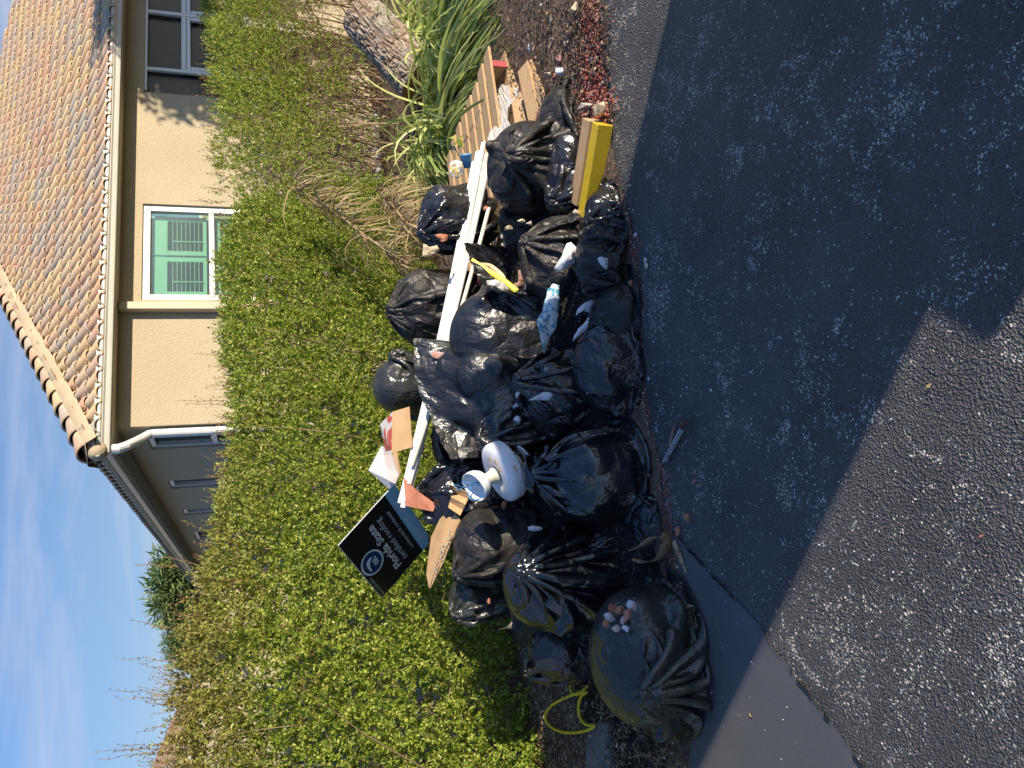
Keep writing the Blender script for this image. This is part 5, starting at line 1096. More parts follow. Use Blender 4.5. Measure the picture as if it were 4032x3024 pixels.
# ------------------------------------------------------------------ clear wrapping, cup, chip bag, can, hose
sheet_film('plastic_wrap', 'crumpled clear plastic wrap trailing over the pallet and under the strips', 'plastic wrap', [ay(1930, 335, 4.75), ay(1870, 690, 4.42), ay(1955, 745, 4.05), ay(2018, 350, 4.35)], 'clear', 801, (70, 110), 1.05, 'corners', None, steps=30, g=-.0002, crumple=.022, outline=lambda u, v: (v > .30*np.sin(u*9+1)**2*(u < .8)) & (v < 1 - .28*np.sin(u*7)**2), use_coll=False)
M = Mat('blue_plastic', .3, (.10, .33, .55)); MAT['bluep'] = M.m
M = Mat('chip_bag', .3); M.col(M.ramp(M.noise(14, None, 1, .5, 1.2), [(.40, (.70, .68, .66)), (.52, (.68, .66, .64)), (.56, (.65, .45, .03)), (.66, (.16, .25, .60))])); M.bump(M.noise(26, None, 4), .7, .01); MAT['chip'] = M.m
c = ay(1838, 640, 4.38); mb = MB(); a = nrm(_r*.9 - _f*.35 + _u*.1); mb.lathe(c - a*.03, a, [(0, 0), (.028, 0), (.036, .075), (.037, .078), (.034, .076), (.026, .004), (0, .004)], 26); tag(mb.build('drinking_cup', MAT['bluep'], smooth=True), 'pale blue plastic cup lying by the upper end of the white strips', 'cup')
paper('crumpled snack packet in white, yellow and blue beside the blue cup', [(1768, 668), (1772, 640), (1795, 630), (1820, 638), (1828, 665), (1822, 690), (1800, 702), (1775, 694)], 4.36, 'chip', .012, .001, 'snack_packet', 'packet')
sheet_film('film_scrap', 'green tinted clear film scrap beside the knotted bag', 'plastic film', [ay(1895, 700, 4.02), ay(1890, 760, 4.0), ay(1935, 755, 3.95), ay(1935, 690, 3.98)], 'greenf', 802, (24, 24), 1.05, steps=0, crumple=.008, use_coll=False) if 'greenf' in MAT else None
sheet_film('torn_film', 'ragged dull black film hanging off the knotted bag over the stones', 'plastic film', [ay(1915, 770, 4.02), ay(1905, 925, 3.92), ay(1990, 905, 3.78), ay(2060, 800, 3.72)], 'bag_dull', 803, (60, 60), 1.10, 'corners', None, steps=60, g=-.0003, crumple=.012, outline=lambda u, v: u < .93 + .07*np.sin(v*40)*np.sin(v*17), use_coll=True)
sheet_film('thin_film', 'thin grey see-through film draped at the hedge foot under the cardboard tray', 'plastic film', [ay(1765, 2300, 3.90), ay(1790, 2435, 3.82), ay(1895, 2400, 3.68), ay(1880, 2235, 3.72)], 'bag_thin', 804, (60, 60), 1.14, 'corners', None, steps=70, g=-.0004, crumple=.014)
sheet_film('grey_film', 'flat grey dusty film piece lying at the hedge foot by the glossy bag', 'plastic film', [ay(1940, 2375, 3.60), ay(1955, 2480, 3.60), ay(2065, 2525, 3.46), ay(2035, 2395, 3.44)], 'bag_dull', 805, (40, 40), 1.03, 'corners', None, steps=30, crumple=.008, use_coll=False)
M = Mat('can_label', .35); o_ = M.obj(); M.col(M.ramp(M.noise(30, o_, 1), [(.45, (.30, .52, .62)), (.6, (.45, .62, .68))])); MAT['can'] = M.m
cp = ay(2153, 2658, 4.02); mb = MB(); ca_ = nrm(_r*.15 - _u*.98); mb.lathe(cp + _u*.030, ca_, [(0, .002), (.020, .002), (.0225, 0), (.0235, .003), (.0235, .056), (.0225, .06), (.020, .058), (0, .058)], 26); tag(mb.build('can', MAT['can'], smooth=True), 'small pale blue labelled can at the hedge foot left of the bags', 'can')
M = Mat('yellow_hose', .4); M.col(M.mix(M.mr(M.noise(30, None, 2), .64, .66), (.74, .56, .03), (.10, .09, .02))); MAT['hose'] = M.m
H1 = [(2320, 2540, .03), (2305, 2600, .05), (2292, 2660, .03), (2282, 2680, .03), (2255, 2665, .05), (2243, 2695, .05), (2250, 2730, .03), (2275, 2738, .04), (2300, 2715, .05), (2315, 2700, .04)]
H2 = [(2300, 2722, .05), (2240, 2740, .06), (2170, 2775, .05), (2142, 2815, .03), (2155, 2855, .02), (2200, 2882, .02), (2260, 2888, .02), (2320, 2875, .02), (2350, 2855, .03), (2310, 2858, .02), (2285, 2835, .02), (2275, 2790, .02), (2285, 2740, .04), (2310, 2725, .05)]
def smooth_path(P, n=6):
    P = np.array(P); t = np.arange(len(P)); q = np.linspace(0, len(P)-1, (len(P)-1)*n+1); R = np.stack([np.interp(q, t, P[:, k]) for k in range(3)], 1)
    for _ in range(8): R[1:-1] = (R[:-2] + 2*R[1:-1] + R[2:])/4
    return R
mb = MB()
for H_ in (H1, H2): mb.tube(smooth_path([gz(x, y, z + .045) for (x, y, z) in H_]), .0075, 9)
tag(mb.build('garden_hose', MAT['hose'], smooth=True), 'yellow hose looped on the leaf litter behind the big near bag', 'hose')
# bark strip, shards of timber, metal bracket
M = Mat('dry_bark', .8, spec=.2); M.col(M.ramp(M.noise(20, M.scl(M.obj(), (1, 1, 6)), 5), [(.3, (.20, .13, .07)), (.7, (.36, .26, .15))])); MAT['bark_strip'] = M.m
def band(name, label, cat, pts, w_, mat, up=(0, 0, 1), th=.002):
    P = smooth_path(pts, 8); V = []; T = np.gradient(P, axis=0)
    for i in range(len(P)):
        u = nrm(A3(*up) - nrm(T[i])*(A3(*up) @ nrm(T[i]))); ww = w_*(1 - .55*(abs(i/(len(P)-1) - .5)*2)**3); V += [P[i] - u*ww/2, P[i] + u*ww/2]
    o = mesh(name, V, [(2*i, 2*i+1, 2*i+3, 2*i+2) for i in range(len(P)-1)], MAT[mat], smooth=True); m = o.modifiers.new('solid', 'SOLIDIFY'); m.thickness = th; return tag(o, label, cat)
band('bark_strip', 'curled tan bark strip looped on the ground between two near bags', 'bark', [gz(2490, 2200, .09), gz(2540, 2215, .05), gz(2600, 2205, .035), gz(2625, 2150, .035), gz(2615, 2115, .05), gz(2570, 2120, .09), gz(2530, 2150, .12), gz(2480, 2170, .13)], .055, 'bark_strip')
for (lb, a, b, w_) in [('pointed tan wood shard pointing out from the bark strip onto asphalt', (2655, 2130), (2705, 2258), .022), ('thin dark rusty splinter beside the metal bracket', (2640, 1755), (2660, 1665), .012)]:
    p0, p1 = gz(*a, .012), gz(*b, .006); d = p1-p0; s = nrm(np.cross(d, UP)); V = [p0 - s*w_*.5, p0 + s*w_*.6, p0*.4 + p1*.6 + s*w_*.5, p1, p0*.5 + p1*.5 - s*w_*.45]; mb = MB(); mb.prism(V, UP*.006); tag(mb.build('wood_shard', MAT['dryleaf'] if 'rusty' in lb else MAT['wood']), lb, 'wood shard')
p0, p1 = gz(2625, 1815, .01), gz(2690, 1690, .02); d = nrm(p1-p0); s = nrm(np.cross(d, UP)); L = np.linalg.norm(p1-p0)
mb = MB(); mb.prism([p0, p0 + s*.004, p1 + s*.006 + UP*.0, p1], UP*.020); mb.prism([p0, p1, p1 - s*.016, p0 - s*.014], UP*.0016); M = Mat('chipped_paint_metal', .45); M.col(M.mix(M.mr(M.noise(30), .6, .62), (.36, .40, .44), (.12, .05, .03))); MAT['brk'] = M.m
br = tag(mb.build('metal_bracket', MAT['brk']), 'grey painted metal angle with a rusty end, lying on the asphalt', 'bracket')
mb = MB(); mb.prism([p1, p1 + d*.045 + s*.012, p1 + d*.05 - s*.004, p1 - s*.016], UP*.012); M = Mat('rust', .85, (.10, .04, .02)); MAT['rust'] = M.m; mb.build('rusty_end', MAT['rust'], br)
# ------------------------------------------------------------------ log
M = Mat('oak_bark', .92, spec=.15); o_ = M.obj(); wv = M.scl(M.attr('along') if False else o_, (1, 1, 1))
b1 = M.attr('ridge'); M.col(M.mix(M.mr(M.noise(5), .45, .7, 0, .6), M.ramp(b1, [(0, (.05, .034, .025)), (.35, (.22, .155, .11)), (.8, (.34, .27, .20)), (1, (.44, .37, .30))]), (.30, .32, .28))); M.bump(M.noise(60, None, 5), .7, .006); MAT['bark'] = M.m
M = Mat('cut_wood', .85, spec=.2); M.col(M.ramp(M.noise(9), [(.3, (.26, .10, .05)), (.7, (.40, .22, .12))])); MAT['cut'] = M.m
def log_(label, A, B, rad, seed):
    A, B = A3(*A), A3(*B); d = nrm(B-A); u = nrm(np.cross(d, UP)); v = np.cross(d, u); L = np.linalg.norm(B-A); na, nl = 260, 150
    q = np.linspace(0, 2*math.pi, na, endpoint=False); t = np.linspace(0, 1, nl); Q, T = np.meshgrid(q, t)
    # long interlaced bark plates
    S = np.stack([np.cos(Q)*rad*36 + 3, np.sin(Q)*rad*36, T*L*10], -1); n1 = vnoise(S, 1.0, seed); n2 = vnoise(S*[1, 1, 1.4], 1.9, seed+9.); rdg = 1 - np.abs(2*n1 - 1)*1.6; rdg2 = 1 - np.abs(2*n2 - 1)*1.6
    h = np.clip(np.minimum(1 - np.clip(rdg, 0, 1)**2, 1 - .8*np.clip(rdg2, 0, 1)**2), 0, 1); h = h + .18*(vnoise(S, 5.) - .5)
    R_ = rad*(1.06 - .20*T + .05*np.sin(Q*2 + 1) + .03*np.sin(3*Q)) + .05*rad*(fnoise(S*.12, 1.) - .5) + (h - .6)*.022
    V = A + d*(T*L)[..., None] + u*(np.cos(Q)*R_)[..., None] + v*(np.sin(Q)*R_)[..., None]
    root = thing('log', label, 'log', tuple(A*.5 + B*.5)); V = V.reshape(-1, 3)
    mesh('bark', V, grid_faces(nl, na, True), MAT['bark'], root, smooth=True, attr={'ridge': np.clip(h, 0, 1).ravel()})
    for (P, sgn, k) in ((A, -1, 0), (B, 1, nl-1)):
        rim_ = V[k*na:(k+1)*na]; mesh('cut_end', [P + d*.006*sgn] + list(P + (rim_ - P)*.97 + d*.004*sgn) + list(rim_), [(0, 1+i, 1+(i+1) % na) for i in range(na)] + [(1+i, 1+na+i, 1+na+(i+1) % na, 1+(i+1) % na) for i in range(na)], MAT['cut'], root)
log_('thick cut tree log with furrowed bark, leaning up from the strappy plants', ay(1668, 325, 6.75), ay(1420, 60, 7.15), .225, 3.)
# ------------------------------------------------------------------ strappy variegated plants
M = Mat('strap_leaf', .4, spec=.4); c_ = M.mix(M.mr(M.attr('across'), .35, .75), M.ramp(M.isl(), [(0, (.20, .32, .06)), (.6, (.44, .56, .10)), (1, (.64, .66, .20))]), M.ramp(M.isl(), [(0, (.34, .40, .12)), (.5, (.62, .62, .30)), (1, (.68, .64, .38))]))
M.col(c_); t = M.n('ShaderNodeBsdfTranslucent'); M.t.links.new(c_, t.inputs[0]); ms = M.n('ShaderNodeMixShader', {0: .28, 1: M.b.outputs[0], 2: t.outputs[0]}); M.t.links.new(ms.outputs[0], M.t.nodes['Material Output'].inputs[0]); MAT['strap'] = M.m
M = Mat('dead_strap', .75, spec=.2); M.col(M.ramp(M.isl(), [(0, (.16, .10, .05)), (.5, (.34, .24, .13)), (1, (.48, .38, .24))])); MAT['dead'] = M.m
def blades(rg, base, d0, L, w_, droop, seg=8, curl=.0):
    """arching ribbons; three points across each row"""
    n = len(base); V = np.empty((n, (seg+1), 3, 3)); p = base.copy(); d = unit_rows(d0); side = unit_rows(np.cross(d, np.array([0, 0, 1.]) + rg.normal(size=(n, 3))*.5))
    for i in range(seg+1):
        t = i/seg; ww = (w_*(1 - .85*t**2.5)*(.6 + .4*min(1, t*5)))[:, None]; nn = np.cross(side, d)
        V[:, i, 0] = p - side*ww; V[:, i, 1] = p - nn*ww*.35; V[:, i, 2] = p + side*ww
        d = unit_rows(d + np.array([0, 0, -1.])*droop[:, None] + side*curl*rg.normal(size=(n, 1))); p = p + d*(L/seg)[:, None]
        low = p[:, 2] < .012; p[low, 2] = .012 + .02*rg.random(low.sum()); d[low, 2] = np.maximum(d[low, 2], 0); side = unit_rows(side - d*(side*d).sum(1)[:, None])
    idx = np.arange(n)[:, None]*(seg+1)*3; F_ = []
    for i in range(seg):
        for j in range(2): F_.append(idx + [[i*3+j, i*3+j+1, (i+1)*3+j+1, (i+1)*3+j]])
    return V.reshape(-1, 3), np.concatenate(F_, 1).reshape(-1, 4), np.tile([1., 0., 1.], n*(seg+1))
def clump(label, base, n, L, w_, lean, spread, droop, seed, mat='strap', group='striped strappy plants beside the log and pallet', name='strappy_plant', up=1.0, rad=.12, deadn=0):
    rg = np.random.default_rng(seed); base = A3(*base); B = base + np.concatenate([rg.normal(size=(n, 2))*rad*.6, np.zeros((n, 1))], 1)
    a = rg.uniform(0, 2*math.pi, n); D_ = A3(*lean) + UP*up*rg.uniform(.5, 1.2, n)[:, None] + np.stack([np.cos(a), np.sin(a), 0*a], 1)*spread*rg.uniform(.2, 1, n)[:, None]
    V, F_, at_ = blades(rg, B, D_, rg.uniform(.55, 1.1, n)*L, rg.uniform(.7, 1.2, n)*w_, rg.uniform(.6, 1.3, n)*droop, curl=.05)
    if name != 'strappy_plant':
        return tag(mesh(name, V, F_, MAT[mat], attr={'across': at_}), label, 'plant', group)
    root = thing(name, label, 'plant', tuple(base), group); mesh('leaf_blades', V, F_, MAT[mat], root, attr={'across': at_})
    if deadn:
        B = base + np.concatenate([rg.normal(size=(deadn, 2))*rad, np.zeros((deadn, 1))], 1); a = rg.uniform(0, 6.28, deadn); D_ = np.stack([np.cos(a), np.sin(a), .25 + 0*a], 1)
        V, F_, at_ = blades(rg, B, D_, rg.uniform(.3, .8, deadn)*L, np.full(deadn, w_*.5), np.full(deadn, droop*1.3), curl=.08); mesh('dead_blades', V, F_, MAT['dead'], root)
    return root
clump('big striped strappy plant streaming away from the log base over the pallet corner', gz(1740, 400, .02), 520, 1.75, .016, (.30, -1.5, .0), .30, .12, 901, up=.55, rad=.34, deadn=30)
clump('tall bright striped plant between the log base and the pallet', gz(1710, 300, .02), 300, 1.5, .016, (.20, -1.3, 0), .40, .14, 902, up=.6, rad=.28, deadn=20)
clump('striped plant hanging left of the log base, pale and half dry', gz(1740, 520, .02), 170, .75, .014, (-.35, -.35, 0), .6, .30, 903, rad=.20, deadn=60)
clump('striped plant in shade above the log, nearest the picture corner', gz(1650, 130, .02), 140, .80, .013, (-.2, -.3, 0), .9, .30, 904, rad=.18, deadn=20)
clump('low striped plant in shade right of the log', gz(1760, 130, .02), 120, .75, .013, (-.5, -.3, 0), .8, .30, 905, rad=.18, deadn=20)
clump('striped plant leaves fanned over the gravel end of the bed', gz(1800, 40, .02), 170, 1.0, .015, (.3, -.9, 0), .4, .24, 906, rad=.20, deadn=20)
clump('pale half dead striped plant at the hedge foot near the fallen frond', gz(1700, 660, .02), 130, .75, .009, (-.2, -.4, 0), .9, .32, 907, rad=.20, deadn=80)
clump('sparse striped plant by the dead frond, behind the snack packet', gz(1680, 800, .02), 70, .6, .009, (-.1, -.3, 0), .9, .32, 908, rad=.16, deadn=70)
# dead palm frond
def frond(label, P, L, w_, seed, name='palm_frond'):
    rg = np.random.default_rng(seed); P = smooth_path(P, 10); n = len(P); root = thing(name, label, 'palm frond', tuple(P[0])); mb = MB(); mb.tube(P, np.linspace(.011, .004, n), 7); mb.build('stalk', MAT['dead'], root, True)
    k = 260; i = (rg.random(k)**.8*(n-2)).astype(int); T = unit_rows(P[i+1] - P[i]); s = unit_rows(np.cross(T, UP + rg.normal(size=(k, 3))*.7)); s *= np.where(rg.random(k) > .5, 1, -1)[:, None]
    V, F_, a = blades(rg, P[i], s*.7 - T*rg.uniform(-.2, .9, k)[:, None] + UP*.25, rg.uniform(.5, 1.1, k)*L, np.full(k, w_), rg.uniform(.15, .5, k), curl=.18); mesh('leaflets', V, F_, MAT['dead'], root); return root
frond('dead brown palm frond leaning on the hedge, its tip among the leaves', [ay(1610, 1040, 5.55), ay(1540, 1000, 5.7), ay(1440, 930, 5.9), ay(1340, 850, 6.15), ay(1240, 780, 6.4), ay(1130, 730, 6.6)], .42, .0045, 911)
frond('second dead frond, flatter and paler, spread at the hedge foot', [ay(1660, 900, 5.2), ay(1600, 880, 5.5), ay(1540, 800, 5.9), ay(1480, 730, 6.2)], .40, .004, 912)
# green broad leaves by the cup
V, F_ = leaves_at(np.random.default_rng(3), np.array([ay(1800, 545, 4.6)]*4), np.array([_u*.9 + _r*.1, -_u*.5 - _r*.8, _u*.3 - _r*.9, -_u*.9 + _r*.2]), np.array([.055, .07, .06, .05]), .55, fold=.15); V2, F2 = sticks(np.array([gz(1850, 520, .01)]), np.array([ay(1800, 545, 4.6)]), .003, .002)
sp_ = thing('seedling', 'green seedling with broad oval leaves by the pallet corner', 'plant', tuple(gz(1850, 520, .01))); mesh('broad_leaves', V, F_, MAT['leaf'], sp_, attr={'tint': np.zeros(len(V))}); mesh('stalk', V2, F2, MAT['twig'], sp_)
M = Mat('pipe_grey', .6); M.col(M.ramp(M.noise(8), [(.4, (.25, .24, .22)), (.7, (.42, .41, .38))])); MAT['pipe'] = M.m
mb = MB(); mb.tube([gz(1478, 430, .08), gz(1482, 560, .09), gz(1492, 650, .08), gz(1505, 800, .07), gz(1520, 900, .07)], .045, 12); tag(mb.build('drain_pipe', MAT['pipe'], smooth=True), 'grey pipe lying along the wall foot behind the leggy shrub', 'pipe')

# ------------------------------------------------------------------ litter, gravel, kerb, dead twigs
M = Mat('litter_leaf', .8, spec=.2); M.col(M.ramp(M.isl(), [(0, (.10, .065, .045)), (.5, (.20, .135, .085)), (.85, (.32, .23, .15)), (1, (.50, .40, .27))])); MAT['litter'] = M.m
def scatter_leaves(label, regions, seed, mat='litter', name='leaf_litter', size=(.02, .05)):
    rg = np.random.default_rng(seed); Bs = []
    for (x0, x1, y0, y1, n) in regions:
        q = np.array([gz(x, y, .03) for x, y in zip(rg.uniform(x0, x1, n), rg.uniform(y0, y1, n))]); Bs.append(q)
    B = np.concatenate(Bs); B[:, 2] = .022 + .03*rg.random(len(B)); D_ = rg.normal(size=(len(B), 3))*[1, 1, .25]
    V, F_ = leaves_at(rg, B, D_, rg.uniform(*size, len(B)), .45, up=np.array([0, 0, 2.5]), fold=.35); return tag(mesh(name, V, F_, MAT[mat], attr=None), label, 'leaf litter', kind='stuff')
scatter_leaves('brown dead leaves and bark chips covering the planting bed', [(1500, 2300, -60, 500, 5200), (1450, 1700, 300, 1000, 2600), (2050, 2420, 2540, 3060, 4200), (2380, 2480, 2860, 3060, 500), (2250, 2400, 0, 300, 500)], 921, size=(.012, .034))
scatter_leaves('small dry leaves and seed husks caught along the asphalt edge', [(2480, 2545, 1430, 1620, 60), (2600, 2700, 2120, 2450, 60), (2680, 2760, 2380, 2700, 90), (2400, 2500, 620, 860, 90)], 922, size=(.012, .03))
M = Mat('red_gravel', .9, spec=.2); M.col(M.ramp(M.isl(), [(0, (.28, .07, .05)), (.6, (.40, .14, .10)), (.9, (.46, .22, .17)), (1, (.5, .42, .36))])); MAT['gravel'] = M.m
def pebbles(label, pts, seed, rr_, mat='gravel', name='red_gravel', cat='gravel'):
    rg = np.random.default_rng(seed); V = []; F_ = []; b = 0; base = [rock_mesh(rg, 1, .9, .7, .35) for _ in range(6)]
    for c in pts:
        Vr, Fr = base[rg.integers(6)]; a = rg.uniform(0, 6.28); s = rg.uniform(*rr_)*rg.uniform(.5, 1.2); R3 = np.array([[math.cos(a), math.sin(a), 0], [-math.sin(a), math.cos(a), 0], [0, 0, 1]]); V.append(Vr @ R3*s + c + [0, 0, s*.4]); F_ += [tuple(i + b for i in f) for f in Fr]; b += len(Vr)
    return tag(mesh(name, np.concatenate(V), F_, MAT[mat]), label, cat, kind='stuff')
rg = np.random.default_rng(77); P = []
for _ in range(2600):
    y = rg.uniform(-60, 520); xc = np.interp(y, [0, 150, 300, 420, 520], [2328, 2335, 2325, 2345, 2330]); wd = np.interp(y, [0, 150, 300, 420, 520], [10, 22, 32, 38, 25]); P.append(gz(xc + rg.normal()*wd, y, .006 + .02*rg.random()))
pebbles('heap of crushed red brick gravel spilled along the asphalt edge', P, 78, (.006, .013))
P = [gz(np.interp(y, [800, 1000, 1200, 1500, 1700, 1900, 2100, 2300, 2500, 2700], [2450, 2505, 2500, 2520, 2560, 2620, 2635, 2660, 2720, 2755]) + rg.normal()*10, y, .004) for y in rg.uniform(780, 2740, 1500)]
pebbles('reddish brown crumbs along the edge between the bags and the asphalt', P, 79, (.002, .006), name='brick_dust', cat='crumbs')
P = [gz(rg.uniform(2560, 4000)*.6 + rg.uniform(2560, 2800)*.4, rg.uniform(0, 3024), .003) for _ in range(260)]; P += [gz(2560 + abs(rg.normal())*70, rg.uniform(1100, 2200), .003) for _ in range(240)]
pebbles('tiny loose white and grey grit scattered over the asphalt', P, 80, (.0015, .004), 'white_r', 'loose_grit', 'grit')
RK = [(2285, 40, 44, 'cream', (1.0, .6, .8), 'big cream tile shard lying at the top of the red gravel'), (2140, 25, 22, 'rubble', (1, .7, .6), 'grey stone on the mulch near the picture edge'), (2178, 80, 24, 'rubble', (1, .7, .6), 'bluish grey stone on the mulch above the gravel'), (2182, 160, 24, 'rubble', (.6, .7, .8), 'long upright grey stone on the mulch'), (2090, 188, 20, 'white_r', (1, .7, .7), 'white stone on the dark mulch by the pallet'), (2240, 172, 26, 'cream', (1, .7, .7), 'pale rounded stone among the brick pieces'), (2255, 130, 22, 'limed', (.5, .6, 1.3), 'narrow pale shard standing among the brick pieces'),
      (2215, 232, 32, 'pink', (.9, .6, .9), 'brown pink tile piece among the gravel stones'), (2240, 225, 15, 'terra', (1, .8, .8), 'orange brick crumb by the brown pink tile'), (2275, 205, 22, 'pink', (.9, .6, .9), 'pinkish stone beside the red gravel'), (2262, 245, 20, 'terra', (1, .7, .8), 'brick stone in the middle of the stone group'), (2250, 218, 12, 'terra', (1, .7, .8), 'small orange brick crumb in the stone group'), (2228, 285, 34, 'white_r', (.8, .6, 1), 'bluish white stone above the slim open bag'), (2175, 295, 32, 'cream', (.7, .6, 1), 'cream stone beside the bluish white stone'), (2195, 300, 22, 'terra', (.7, .6, .9), 'narrow brick piece between cream and white stones'), (2262, 312, 18, 'cream', (1, .6, .6), 'flat cream chip by the gravel'), (2178, 335, 20, 'terra', (1, .7, .7), 'brick piece above the slim bag mouth'),
      (2340, 240, 22, 'cream', (.8, .6, 1), 'cream stone on the asphalt side of the gravel'), (2355, 225, 16, 'cream', (1, .8, .8), 'yellow ochre stone on the asphalt side of the gravel'), (2353, 290, 22, 'rubble', (.4, .6, 1.2), 'thin grey slab on the asphalt side of the gravel'), (2388, 235, 12, 'pink', (1, .8, .8), 'pink crumb on the asphalt beyond the gravel'), (2385, 290, 15, 'terra', (1, .8, .8), 'brick crumb on the asphalt beyond the gravel'), (2408, 312, 11, 'terra', (1, .8, .8), 'outermost brick crumb beyond the gravel'), (2400, 55, 8, 'terra', (1, .8, .8), 'small orange crumb alone on sunlit asphalt'), (2420, 85, 8, 'terra', (1, .8, .8), 'second small orange crumb on sunlit asphalt'), (2190, 265, 14, 'terra', (1, .7, .7), 'brick crumb between the stones and the mulch'), (2165, 120, 12, 'terra', (.6, .7, 1), 'brown brick splinter on the mulch'),
      (2105, 360, 16, 'terra', (1, .7, .7), 'brick crumb beside the loose planks'), (2098, 385, 14, 'limed', (1, .7, .7), 'pale crumb beside the loose planks'), (2112, 410, 14, 'terra', (1, .7, .7), 'brick crumb lower along the loose planks')]
for i, (x, y, px, mt, asp, lb) in enumerate(RK): stone(lb, x, y, px, mt, 1000+i, asp=(asp[0], .8, asp[2]*.8), z=.012)
stone('broken pale concrete block by the yellow post, its face in sun', 2392, 425, 46, 'cream', 1101, asp=(1.0, .7, 1.0)); stone('grey tilted tile slab between the gravel and the broken block', 2340, 425, 42, 'rubble', 1102, asp=(.4, .8, 1.3))
# old kerb strip beside the near bag
M = Mat('old_concrete', .9, spec=.2); w_ = M.world(); M.col(M.ramp(M.noise(7, w_, 6, .7), [(.3, (.10, .10, .10)), (.7, (.19, .19, .18))])); M.bump(M.noise(80, w_, 4), .5, .004); MAT['conc'] = M.m
k0a, k0b = gz(2350, 2850), gz(2430, 2850); mb = MB(); Lk = [gz(2346, 2840), gz(2338, 3100), gz(2335, 3500)]; Rk = [gz(2428, 2840), gz(2440, 3100), gz(2450, 3500)]
for i in range(2): mb.add([Lk[i] + UP*.05, Rk[i] + UP*.05, Rk[i+1] + UP*.05, Lk[i+1] + UP*.05], [(0, 1, 2, 3)]); mb.add([Rk[i] + UP*.05, Rk[i]*[1, 1, 0] - UP*.02, Rk[i+1]*[1, 1, 0] - UP*.02, Rk[i+1] + UP*.05], [(0, 1, 2, 3)])
mb.add([Lk[0] + UP*.05, Rk[0] + UP*.05, Rk[0] - UP*.02, Lk[0] - UP*.02], [(0, 1, 2, 3)])
tag(mb.build('old_kerb', MAT['conc']), kind='structure')
# dead twiggy branch at the picture's lower left of the bags
rg = np.random.default_rng(55); S = Sticks(); Bs = []
for k in range(26):
    p = gz(rg.uniform(2560, 2660), rg.uniform(2880, 3040), .02); pts = S.path(rg, p, A3(rg.normal()*.6 + .3, -.5 + rg.normal()*.4, .35 + .3*rg.random()), rg.uniform(.10, .26), .0028, 5, .35); Bs += [q for q in pts[2:]]
    for q in pts[1:-1]:
        if rg.random() < .8: pp = S.path(rg, q, rg.normal(size=3)*[1, 1, .6], rg.uniform(.04, .10), .0016, 3, .3); Bs.append(pp[-1])
tw = thing('dead_branch', 'dry twiggy branch with brown leaves on the asphalt at the near end', 'branch', tuple(gz(2610, 2960))); S.build('twig', MAT['dead'], tw)
B = np.array(Bs); V, F_ = leaves_at(rg, B, rg.normal(size=B.shape), rg.uniform(.015, .03, len(B)), .5, fold=.5); mesh('dead_leaves', V, F_, MAT['litter'], tw)
# single leaves on the asphalt
for i, (x, y, s_, mt, lb) in enumerate([(3645, 1528, .022, 'yl', 'small yellow leaf on sunlit asphalt at the shadow edge'), (3118, 2298, .02, 'dryleaf', 'brown oval leaf on shaded asphalt'), (3853, 2115, .016, 'terra', 'orange flake on sunlit asphalt'), (2965, 2828, .03, 'yl', 'long tan leaf at the shadow edge on the smooth patch'), (2818, 2460, .014, 'yl', 'tiny tan husk on the smooth patch'), (3780, 2870, .014, 'rust', 'rusty brown flake on the far sunlit asphalt'), (2575, 583, .014, 'yl', 'yellowish chip on asphalt opposite the yellow post'), (2945, 2058, .012, 'terra', 'tiny orange crumb on shaded asphalt')]):
    if mt == 'yl' and 'yl' not in MAT: M = Mat('tan_leaf', .7, (.50, .36, .12)); MAT['yl'] = M.m
    rg = np.random.default_rng(60+i); V, F_ = leaves_at(rg, np.array([gz(x, y, .006)]), np.array([_r*.4 + A3(.2, .9, 0)*(1 if i % 2 else -.5)]), np.array([s_]), .4, up=np.array([0, 0, 30.]), fold=.3); tag(mesh('fallen_leaf', V, F_, MAT[mt]), lb, 'leaf')

# ------------------------------------------------------------------ what casts the long shadows, outside the picture
def q2w(q, n, z=0): return A3(-.829*q + .559*n, .559*q + .829*n, z)
M = Mat('car_paint', .25, (.55, .56, .58), .6); MAT['carp'] = M.m
M = Mat('car_glass', .05, (.01, .012, .014), .8); MAT['carg'] = M.m
M = Mat('tyre', .8, (.015, .015, .015)); MAT['tyre'] = M.m
M = Mat('tail_lamp', .3, (.35, .01, .01)); MAT['lamp'] = M.m
car = thing('parked_car', 'silver parked car standing outside the picture, its shadow across the asphalt', 'car', tuple(q2w(-3.2, 2.17)))
QX = q2w(-1, 0); NX = q2w(0, 1); CW0, CW1 = 1.32, 3.02
prof = [(-1.22, .32), (-1.15, .9), (-1.2, 1.02), (-1.42, 1.62), (-1.6, 1.70), (-3.6, 1.70), (-4.3, 1.12), (-5.35, .98), (-5.5, .6), (-5.45, .30)]
mb = MB(); mb.prism([q2w(q, CW0, z) for q, z in prof], NX*(CW1-CW0)); mb.prism([q2w(-1.12, 1.115, .28), q2w(-1.10, 1.115, .56), q2w(-5.45, 1.115, .56), q2w(-5.5, 1.115, .28)], NX*1.915); mb.build('body', MAT['carp'], car, bevel=.03)
for n_ in (CW0 - .004, CW1 + .004):
    for (q0, q1) in ((-1.75, -2.65), (-2.75, -3.75)):
        mb = MB(); P = [q2w(q0, n_, 1.08), q2w(q0 + (.15 if q0 > -2 else 0), n_, 1.6) if q0 < -2 else q2w(q0, n_, 1.58), q2w(q1 + (.3 if q1 < -3 else 0), n_, 1.58), q2w(q1 - (.25 if q1 < -3 else 0), n_, 1.08)]; mb.prism(P, NX*(.004 if n_ > 2 else -.004)); mb.build('window', MAT['carg'], car)
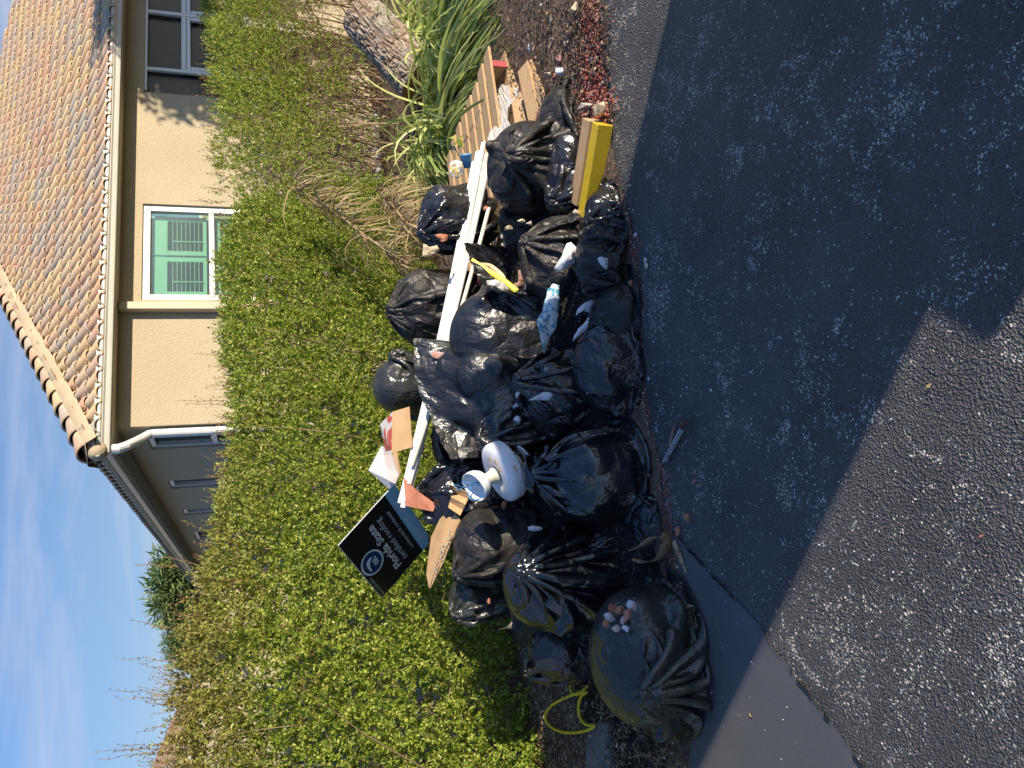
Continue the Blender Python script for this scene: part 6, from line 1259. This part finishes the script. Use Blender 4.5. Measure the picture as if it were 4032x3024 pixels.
mb = MB(); mb.prism([q2w(-1.215, CW0+.15, 1.08), q2w(-1.215, CW1-.15, 1.08), q2w(-1.385, CW1-.2, 1.55), q2w(-1.385, CW0+.2, 1.55)], -QX*.012); mb.build('rear_window', MAT['carg'], car)
for n_ in (CW0 - .08, CW1 - .10):
    for q in (-2.0, -4.6):
        mb = MB(); sg_ = 1 if n_ > 2 else -1; mb.lathe(q2w(q, n_, .34) + NX*sg_*-.1, NX*sg_, [(0, 0), (.33, 0), (.34, .03), (.34, .19), (.30, .21), (.22, .205)], 28); wh = mb.build('wheel', MAT['tyre'], car, smooth=True)
        mb = MB(); mb.lathe(q2w(q, n_, .34) + NX*sg_*.09, NX*sg_, [(0, .02), (.08, .03), (.21, .015)], 20); mb.build('rim', MAT['steel'], wh)
    mb = MB(); mb.box(q2w(-1.17, n_ + (.30 if n_ < 2 else -.12), .80), NX, QX, UP, .22, .06, .22); mb.build('tail_lamp', MAT['lamp'], car)
for n_ in (CW0 - .10, CW1 + .02): mb = MB(); mb.box(q2w(-3.9, n_ + .04, 1.12), NX, QX, UP, .16, .08, .13); mb.build('mirror', MAT['carp'], car, bevel=.02)
def caster_tree(name, label, base, zc, rad, n, seed, lsz=(.10, .16)):
    rg = np.random.default_rng(seed); base = A3(*base); root = thing(name, label, 'tree', tuple(base)); top = base + UP*zc; S = Sticks()
    mb = MB(); mb.tube([base, base + A3(.05, .1, zc*.5), top - UP*rad*.4], [.2, .15, .08], 10); mb.build('trunk', MAT['twig'], root, True)
    for k in range(30): S.path(rg, top - UP*rad*.6, rg.normal(size=3) + UP*.6, rad*1.1, .03, 6, .2)
    S.build('limb', MAT['twig'], root); d = unit_rows(rg.normal(size=(n, 3))); lump = fnoise(d, 2.2, seed) ; B = top + d*(rad*(.55 + .75*lump)*rg.random(n)**.4)[:, None]
    V, F_ = leaves_at(rg, B, rg.normal(size=B.shape), rg.uniform(*lsz, n), .5); mesh('crown', V, F_, MAT['leaf'], root, attr={'tint': np.zeros(len(V))})
caster_tree('tree', 'unseen leafy tree added outside the picture to cast shade on the screened window', (8.7, 7.4, 0), 3.95, .95, 6500, 95)  # added out of view, placed and shaped to throw shade on the front wall
